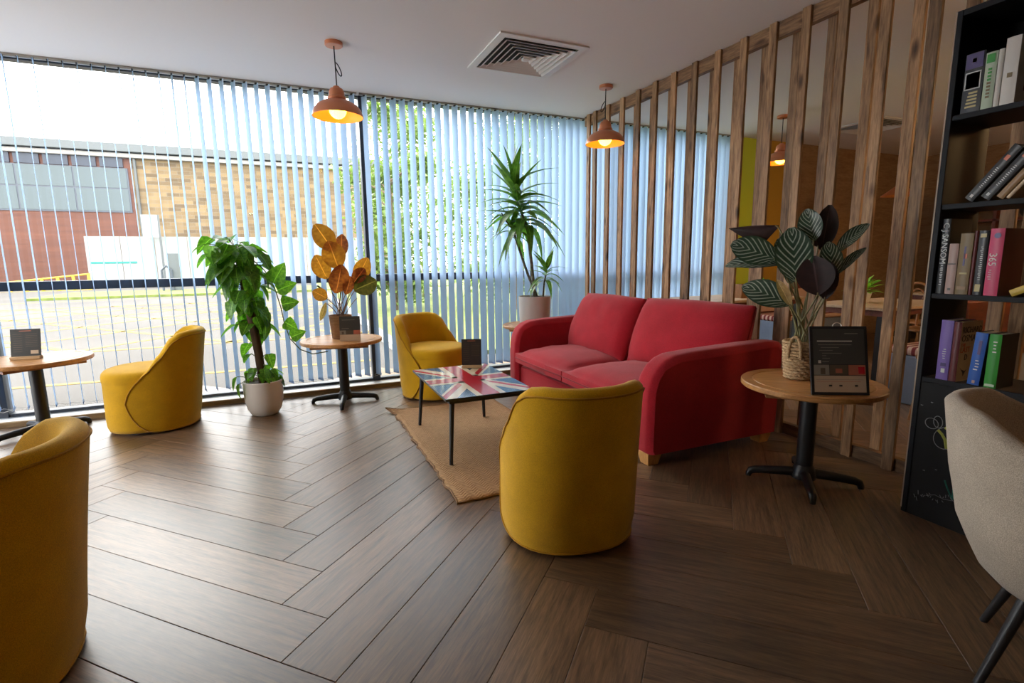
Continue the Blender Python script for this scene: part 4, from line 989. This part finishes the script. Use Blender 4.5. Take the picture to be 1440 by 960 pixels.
o = MB().span((-.02, 0, 0), (.02, .004, .27)).build('rear_strut', M_black, t); o.matrix_basis = Matrix.Translation((0, .02, 0)) @ Matrix.Rotation(R(14), 4, 'X') if False else Matrix.Translation((0, .146, .001)) @ Matrix.Rotation(R(15), 4, 'X')
pL, pR = onz(478, 480, TH_), onz(508.5, 479.5, TH_); dv = pR - pL; mid = (pL + pR) / 2
panel_sign('table_card', 'small upright card with photo strip beside the bronze leaved plant', (mid.x, mid.y + .02, TH_ + .001), math.atan2(dv.y, dv.x) + R(8), .165, .205, .008, 7, cafe_card + [('print_line', .12, .75, .84, .86, M_photo1, 2), ('print_line', .1, .45, .50, .515, M_photo1, 2), ('photo_shape', .1, .2, .28, .38, M_photo2, 2)])
menu_l = [('print_line', x0, x1, z, z + .012, M_photo2, 1) for x0, x1, z in [(.08, .38, .22 + .075 * i) for i in range(9)] + [(.5, .9, .40 + .06 * i) for i in range(8)]] + [('print_line', .3, .7, .92, .945, M_photo3, 1), ('print_box', .66, .92, .14, .26, M_paper_beige, 1)]
pL, pR = onz(18, 506, TH_), onz(57, 504, TH_); dv = pR - pL; mid = (pL + pR) / 2
panel_sign('menu_stand', 'dark menu card in a wooden block on the round table by the window', (mid.x + .0, mid.y + .0, TH_ + .001), math.atan2(dv.y, dv.x), .175, .205, .006, 10, menu_l, block=.022, group='menu cards in wooden blocks')
pL, pR = onz(653, 517, CTZ), onz(682, 515, CTZ)
panel_sign('menu_stand', 'dark menu card in a wooden block on the flag topped table', (1.20, 3.515, CTZ + .0012), R(-22), .145, .205, .006, 4, menu_l[:-1], block=.02, group='menu cards in wooden blocks')

# ================================================================ CAFE BEYOND THE SCREEN
M_tabletop = wood('pale_table_top', (.50, .33, .19), (.68, .50, .33), (1, 10, 10), .4); M_redwood = wood('red_brown_wood', (.10, .025, .015), (.22, .055, .03), (1, 8, 8), .45); M_bent = wood('bentwood', (.26, .10, .03), (.42, .19, .06), (6, 6, 2), .4)
M_stripe = mat('striped_seat', (.5, .1, .08), .8); n, l, b = nodes(M_stripe); mp = coords(M_stripe); wv = n.new('ShaderNodeTexWave'); wv.bands_direction = 'Y'; wv.inputs['Scale'].default_value = 5.5; l.new(mp.outputs[0], wv.inputs['Vector']); r = ramp(n, [(.45, (.20, .018, .02)), (.55, (.62, .42, .32))]); l.new(wv.outputs['Color'], r.inputs['Fac']); l.new(r.outputs['Color'], b.inputs['Base Color'])
M_bluegrey = fabric('blue_grey_fabric', (.19, .23, .31)); 
def cafe_table(label, x, y, wx, wy, z=.76):
    t = thing('cafe_table', label, 'table', (x, y, 0), 0, 'rectangular cafe tables')
    MB().span((-wx / 2, -wy / 2, z - .025), (wx / 2, wy / 2, z)).build('table_top', M_tabletop, t, bevel=.004)
    MB().span((-wx / 2 + .03, -wy / 2 + .03, z - .075), (wx / 2 - .03, wy / 2 - .03, z - .026)).build('apron', M_redwood, t)
    for sx_ in (-1, 1):
        for sy_ in (-1, 1): MB().box((sx_ * (wx / 2 - .06), sy_ * (wy / 2 - .06), (z - .076) / 2), (.05, .05, z - .076)).build('leg', M_black, t)
    return t
cafe_table('long cafe table by the window beyond the slat screen', 4.45, 4.30, 1.7, .75)
cafe_table('cafe table beyond the screen with a green plant on it', 5.2, 3.05, 1.2, .75)
cafe_table('cafe table near the shelving at the far cafe wall', 7.4, 3.4, 1.2, .75)
def cafe_chair(label, x, y, rz):
    t = thing('bentwood_chair', label, 'chair', (x, y, 0), rz, 'bentwood cafe chairs')
    MB().lathe([(.19, .435), (.205, .445), (.205, .46), (.19, .465)], 28).build('seat', M_bent, t, smooth=40)
    for sx_ in (-1, 1): MB().tube([(sx_ * .13, -.13, .44), (sx_ * .17, -.18, 0)], [.017, .012], 8).build('leg', M_bent, t)
    for sx_ in (-1, 1): MB().tube([(sx_ * .13, .13, .44), (sx_ * .17, .20, 0)], [.017, .012], 8).build('leg', M_bent, t)
    MB().tube(bez([(-.17, .13, .45), (-.19, .20, .75), (-.20, .22, 1.02), (.20, .22, 1.02), (.19, .20, .75), (.17, .13, .45)], 22), .014, 8).build('back_hoop', M_bent, t, smooth=60)
    MB().tube(bez([(-.09, .16, .46), (-.11, .20, .72), (-.09, .215, .93), (.09, .215, .93), (.11, .20, .72), (.09, .16, .46)], 18), .010, 8).build('inner_hoop', M_bent, t, smooth=60)
    return t
cafe_chair('bentwood cafe chair standing closest to the bookcase behind the screen', 4.35, 2.05, R(200))
cafe_chair('bentwood cafe chair at the plant table beyond the screen', 5.95, 3.05, R(-90))
cafe_chair('bentwood cafe chair in front of the shelving at the far wall', 6.6, 3.4, R(90))
def bench(label, x, y, w, rz):
    t = thing('banquette', label, 'bench', (x, y, 0), rz)
    MB().span((-w / 2, -.25, .0), (w / 2, .25, .40)).build('base', M_bluegrey, t, bevel=.01); MB().span((-w / 2, -.25, .401), (w / 2, .18, .47)).build('seat', M_stripe, t, bevel=.025, seg=3)
    MB().span((-w / 2, .19, .401), (w / 2, .27, .86)).build('back', M_redwood, t, bevel=.01); MB().span((-w / 2 + .02, .155, .48), (w / 2 - .02, .188, .78)).build('back_pad', M_stripe, t, bevel=.012, seg=2)
bench('banquette with red and cream striped pads beyond the screen', 5.2, 2.35, 1.3, R(180))
bench('banquette with red striped pads against the ochre wall', 6.3, 4.72, 1.5, 0)
def bushy(name, label, x, y, z, r_, n_, col, seed):
    t = thing(name, label, 'plant', (x, y, z)); MB().lathe([(.05, 0), (.07, .1), (.065, .1), (.001, .09)], 20, cap1=False).build('pot', M_potwhite, t, smooth=40)
    rn = random.Random(seed); me = leaf_mesh('leaf', oval, col, 1, .5, .3, .2, 4, 2)
    for i in range(n_):
        a, e = rn.uniform(0, 2 * PI), R(rn.uniform(5, 80)); d = Vector((math.cos(a) * math.cos(e), math.sin(a) * math.cos(e), math.sin(e)))
        put('leaf', me, t, frame(Vector((0, 0, .09)) + d * r_ * rn.uniform(.05, .55), d, (0, 0, 1)) @ Matrix.Scale(r_ * rn.uniform(.5, .7), 4))
M_fresh = leaf_mat('fresh_green_leaf', (.10, .30, .02), (.22, .48, .05), .4)
bushy('potted_herb', 'bright green bushy pot plant on a cafe table', 5.05, 3.15, .7605, .17, 40, M_fresh, 4)
bushy('potted_herb', 'bright green pot plant on the long cafe window table', 4.95, 4.25, .7605, .15, 34, M_fresh, 6)
cb = thing('condiment_box', 'orange wooden condiment box on the long cafe table', 'box', (4.62, 4.18, .7605)); 
m = MB(); m.span((-.09, -.06, 0), (.09, .06, .012)); m.span((-.09, -.06, .012), (-.08, .06, .15)); m.span((.08, -.06, .012), (.09, .06, .15)); m.span((-.08, -.06, .012), (.08, -.05, .15)); m.span((-.08, .05, .012), (.08, .06, .15)); m.build('box_body', M_bent, cb, bevel=.002)
MB().span((-.05, -.0608, .06), (.05, -.0601, .11)).build('paper_label', M_paper_beige, cb)
# dark shelving with ornaments on the far wall
shf = thing('wall_shelving', 'dark wooden shelving with pots on the far cafe wall', 'shelves', (CAFE_X - .32, 3.9, 0))
for y in (-.7, 0, .7): MB().span((-.0, y - .02, 0), (.28, y + .02, 2.1)).build('upright', M_redwood, shf)
for z in (.4, .85, 1.25, 1.65, 2.05): MB().span((.0, -.70, z), (.28, .70, z + .03)).build('shelf', M_redwood, shf)
for i, (y, z) in enumerate(((-.4, 1.28), (.3, 1.28), (-.3, 1.68), (.4, 1.68), (.45, .88), (-.45, .88))):
    t = thing('ornament_jar', ('red brown' if i % 2 else 'black') + ' rounded jar with wooden lid on the ' + ('middle', 'upper', 'lower')[i // 2] + ' cafe shelf', 'jar', (CAFE_X - .18, 3.9 + y, z + .0005), 0, 'jars on the cafe shelving')
    MB().lathe([(.05, 0), (.09, .06), (.095, .12), (.06, .19), (.045, .21)], 20).build('jar_body', M_redwood if i % 2 else M_olive if False else M_cord, t, smooth=50); MB().lathe([(.05, .2105), (.05, .23), (.01, .245)], 16).build('lid', M_bent, t, smooth=40)

# ================================================================ OUTSIDE
GZ = -.15
M_asphalt = mat('pale_asphalt', (.36, .335, .315), .95); n, l, b = nodes(M_asphalt); mp = coords(M_asphalt); t_ = noise(M_asphalt, mp, .35, 5); r = ramp(n, [(.3, (.056, .051, .047)), (.7, (.080, .073, .067))]); l.new(t_.outputs['Fac'], r.inputs['Fac']); l.new(r.outputs['Color'], b.inputs['Base Color'])
M_grass = mat('mown_grass', (.20, .27, .05), .95); n, l, b = nodes(M_grass); mp = coords(M_grass); t_ = noise(M_grass, mp, 3, 5); r = ramp(n, [(.3, (.075, .11, .018)), (.7, (.16, .19, .045))]); l.new(t_.outputs['Fac'], r.inputs['Fac']); l.new(r.outputs['Color'], b.inputs['Base Color'])
M_yline = mat('yellow_road_paint', (.22, .15, .022), .8); M_kerb = mat('kerb_stone', (.26, .25, .24), .9)
yard = struct('yard')
MB().span((-120, FRAME_Y + .12, GZ - .1), (140, 160, GZ)).build('paving', M_asphalt, yard)
def line(a, b_, w=.12):
    a, b_ = Vector((*a, 0)), Vector((*b_, 0)); d = (b_ - a).normalized(); p = Vector((-d.y, d.x, 0)) * w / 2
    MB().prism([(a + p)[:2], (b_ + p)[:2], (b_ - p)[:2], (a - p)[:2]], .004, Matrix.Translation((0, 0, GZ + .001))).build('painted_line', M_yline, yard)
for i in range(9):
    c = -11 + i * 2.2
    line((c - 5.5, 10), (c + 3.5, 21)); line((c + 3.5, 10), (c - 5.5, 21))
line((-16.5, 10), (10, 10)); line((-16.5, 21), (10, 21)); line((-9, 7.6), (1.0, 7.2), .1); line((-12, 24.5), (3, 25.5), .1)
tag(MB().span((-9.5, 26, GZ), (8, 31, GZ + .10)).build('lawn_strip', M_grass), kind='structure')
lawn = MB().span((1.55, 6.9, GZ), (40, 40, GZ + .06)).build('lawn', M_grass); tag(lawn, kind='structure')
tag(MB().span((1.40, 6.75, GZ), (1.549, 40, GZ + .10)).build('kerb', M_kerb), kind='structure')
# building
BYD = 45.0
M_brick = mat('buff_brick', (.42, .28, .13), .9); n, l, b = nodes(M_brick); mp = coords(M_brick); 
cmb = n.new('ShaderNodeCombineXYZ'); spx = n.new('ShaderNodeSeparateXYZ'); l.new(mp.outputs[0], spx.inputs[0]); l.new(spx.outputs[0], cmb.inputs[0]); l.new(spx.outputs[2], cmb.inputs[1])
br = n.new('ShaderNodeTexBrick'); br.inputs['Scale'].default_value = 1.0; br.inputs['Brick Width'].default_value = .8; br.inputs['Row Height'].default_value = .26; br.inputs['Mortar Size'].default_value = .012
br.inputs['Color1'].default_value = (.19, .132, .066, 1); br.inputs['Color2'].default_value = (.085, .058, .032, 1); br.inputs['Mortar'].default_value = (.15, .13, .10, 1); l.new(cmb.outputs[0], br.inputs['Vector']); l.new(br.outputs['Color'], b.inputs['Base Color'])
M_clad = wood('red_cladding', (.085, .026, .014), (.14, .048, .026), (.05, 1, .9), .7, rnd=0); M_bglass = mat('building_glass', (.065, .085, .092), .2, spec=.3); M_bdark = mat('building_dark_panel', (.010, .017, .034), .4); M_gutter = mat('grey_roof_metal', (.075, .085, .09), .5)
def B(px_, py_, Y=BYD): return ony(px_, py_, Y)
bl = thing('building', 'long two storey building of buff brick and red cladding across the yard', 'building', (0, BYD, GZ))
zt = B(0, 205).z - GZ; xs = B(187, 260).x; xe = B(560, 250).x; xl = -60
MB().span((xs, 0, 0), (xe, 12, zt)).build('brick_wall', M_brick, bl)
MB().span((xl, 0, 0), (xs, 12, zt)).build('cladding', M_clad, bl)
MB().span((xl - .5, -.6, zt), (xe + .5, 12.5, zt + .55)).build('roof_edge', M_gutter, bl, bevel=.03)
MB().span((xl - .3, -.35, zt - .35), (xe + .3, -.01, zt - .05)).build('gutter', M_kerb, bl, bevel=.05)
MB().tube([(xs + .25, -.1, 0), (xs + .25, -.1, zt - .3)], .09, 8).build('downpipe', M_gutter, bl)
z1 = B(183, 237).z - GZ; z0 = B(183, 297).z - GZ; zd = B(183, 215).z - GZ; xr = B(181, 270).x; zm = (z1 * .52 + z0 * .48)
wn_ = MB().span((xl + 1, -.06, z0 - .1), (xr + .1, -.005, z1)).build('window_frame', M_frame, bl)
npan = 16; pw = 3.05
for i in range(npan):
    xb = xr - i * pw; xa = xb - pw + .10
    for za, zb in ((z0, zm - .05), (zm + .05, z1 - .05)): MB().span((xa, -.09, za), (xb, -.062, zb)).build('pane', M_bglass, bl)
    for h_ in range(2):
        MB().span((xb - pw + .08 + h_ * pw / 2, -.12, z1 + .03), (xb - pw + h_ * pw / 2 + pw / 2 - .12, -.005, zd)).build('dark_panel', M_bdark, bl)
M_hoard = mat('white_hoarding', (.23, .24, .235), .6); M_teal = mat('teal_stripe', (.012, .17, .155), .6)
HY = 38.0
ho = thing('hoarding', 'white site hoarding with a thin teal stripe before the brick building', 'fence', (0, HY, GZ))
xa, xb = B(121, 360, HY).x, B(505, 360, HY).x; zh = B(121, 332, HY).z - GZ; npn = 9; w_ = (xb - xa) / npn
for i in range(npn): MB().span((xa + i * w_ + .015, 0, 0), (xa + (i + 1) * w_ - .015, .08, zh)).build('panel', M_hoard, ho)
p0, p1 = B(128, 369.5, HY), B(193, 368, HY); MB().span((p0.x, -.02, p0.z - GZ - .06), (p1.x, -.002, p0.z - GZ + .06)).build('teal_stripe', M_teal, ho)
MB().span((xa + .2, .082, 0), (xb - .2, .3, .3)).build('footing', M_kerb, ho)
pp = B(215, 340, HY - 1); za_, zb_ = B(215, 302, HY - 1).z - GZ, 0
tp_ = thing('notice_post', 'tall white notice board on a post in front of the hoarding', 'sign', (pp.x, HY - 1, GZ)); MB().span((-.45, -.04, B(215, 332, HY - 1).z - GZ - .05), (.45, .04, za_)).build('board', M_hoard, tp_); MB().tube([(.4, .0, 0), (.4, 0, za_)], .06, 8).build('post', M_gutter, tp_)
pc = B(246, 380, 30); cbx = thing('utility_cabinet', 'grey utility cabinet with a bent guard rail in the yard', 'cabinet', (pc.x, 30, GZ)); MB().span((-.25, -.2, 0), (.25, .2, B(246, 356, 30).z - GZ)).build('cabinet_body', M_gutter, cbx, bevel=.02); MB().tube([(-.5, -.3, 0), (-.5, -.3, 1.1), (-.3, -.3, 1.3), (-.1, -.3, 1.1), (-.1, -.3, 0)], .05, 8).build('guard_rail', M_frame, cbx)
M_yrail = mat('yellow_rail', (.40, .26, .02), .6)
yr = thing('yellow_railing', 'yellow safety railing along the red clad wall', 'railing', (0, 36, GZ))
ra, rb = B(-60, 398, 36), B(124, 384, 36); ztop = B(124, 384, 36).z - GZ; zl = ztop - 1.0; y_ = 0
for f in (0, .45, .9): MB().tube([(ra.x, 0, zl + f * .4), (rb.x, 0, zl + f + .05)], .05, 8).build('rail', M_yrail, yr)
for i in range(9):
    u = i / 8; x = ra.x + (rb.x - ra.x) * u; MB().span((x - .06, -.06, 0), (x + .06, .06, zl + .4 + .6 * u)).build('post', M_yrail, yr)
# trees and hedge to the right
M_treeleaf = leaf_mat('tree_leaf', (.032, .062, .012), (.075, .115, .024), .3); M_trunk = mat('tree_trunk', (.12, .085, .055), .95)
def tree(label, x, y, h, rad, seed, nleaf=6500, low=.10):
    t = thing('tree', label, 'tree', (x, y, GZ + .061 if x > 1.5 else GZ)); rn = random.Random(seed); m = MB(); m.tube([(0, 0, 0), (.05, .02, h * .35), (0, 0, h * .8)], [.11, .08, .03], 8)
    tips = []
    for i in range(26):
        a = rn.uniform(0, 2 * PI); z = h * (low + (1 - low) * rn.random()); r_ = rad * math.sin(PI * min(.97, max(.12, z / h))) ** .6; e = Vector((math.cos(a) * r_ * rn.uniform(.4, 1), math.sin(a) * r_ * rn.uniform(.4, 1), z)); s_ = Vector((0, 0, max(.2, z - .35 * r_))); m.tube([s_, s_.lerp(e, .5) + Vector((0, 0, .05)), e], [.03, .018, .006], 5); tips.append(e)
    m.build('trunk', M_trunk, t, smooth=60); f = MB()
    for i in range(nleaf):
        c = rn.choice(tips) + Vector((rn.gauss(0, .32), rn.gauss(0, .32), rn.gauss(0, .30))) * rad * .42
        if c.z < .05: c.z = .05 + rn.random() * .3
        d = Vector((rn.uniform(-1, 1), rn.uniform(-1, 1), rn.uniform(-1, .6))).normalized(); p = d.cross(Vector((rn.uniform(-1, 1), rn.uniform(-1, 1), 1))).normalized(); s_ = rn.uniform(.06, .12)
        f.add([c, c + d * s_ + p * s_ * .45, c + d * s_ * 2, c + d * s_ - p * s_ * .45], [(0, 1, 2, 3)])
    o = f.build('foliage', M_treeleaf, t); o['kind'] = 'stuff'
for i, (lb, x, y, h, r_) in enumerate((('slender young tree in line with the dark window mullion', 2.6, 14.0, 5.2, 1.3), ('bushy tree behind the corner dracaena', 5.6, 12.5, 5.6, 1.9), ('bushy tree beyond the lawn near the sofa end of the window', 9.2, 14.5, 6.2, 2.1), ('tree on the lawn seen past the slat screen', 14.5, 15.0, 5.6, 2.2), ('dense tree at the back of the lawn behind the slender tree', 4.6, 18.5, 6.6, 2.3), ('dense tree at the back of the lawn behind the bushy trees', 8.3, 19.5, 6.8, 2.5))):
    tree(lb, x, y, h, r_, 20 + i)
van = thing('parked_van', 'small blue parked van seen past the slat screen', 'vehicle', (24.0, 24.0, GZ + .06))
m = MB(); m.prism([(-2.4, .4), (2.4, .4), (2.4, 1.0), (1.6, 1.15), (.9, 2.0), (-2.3, 2.05), (-2.4, 1.9)], 1.8, Matrix(((1, 0, 0, 0), (0, 0, 1, -.9), (0, 1, 0, 0), (0, 0, 0, 1)))); m.build('body', mat('van_blue', (.10, .18, .32), .3), van, bevel=.08, seg=3)
for sx_ in (-1.5, 1.5):
    for sy_ in (-.92, .92): o = MB().lathe([(.34, -.1), (.36, 0), (.34, .1)], 24).build('wheel', M_black, van, smooth=40); o.matrix_basis = Matrix.Translation((sx_, sy_, .36)) @ Matrix.Rotation(R(90), 4, 'X')
MB().span((-1.9, -.905, 1.25), (.7, .905, 1.8)).build('side_windows', M_bglass, van)
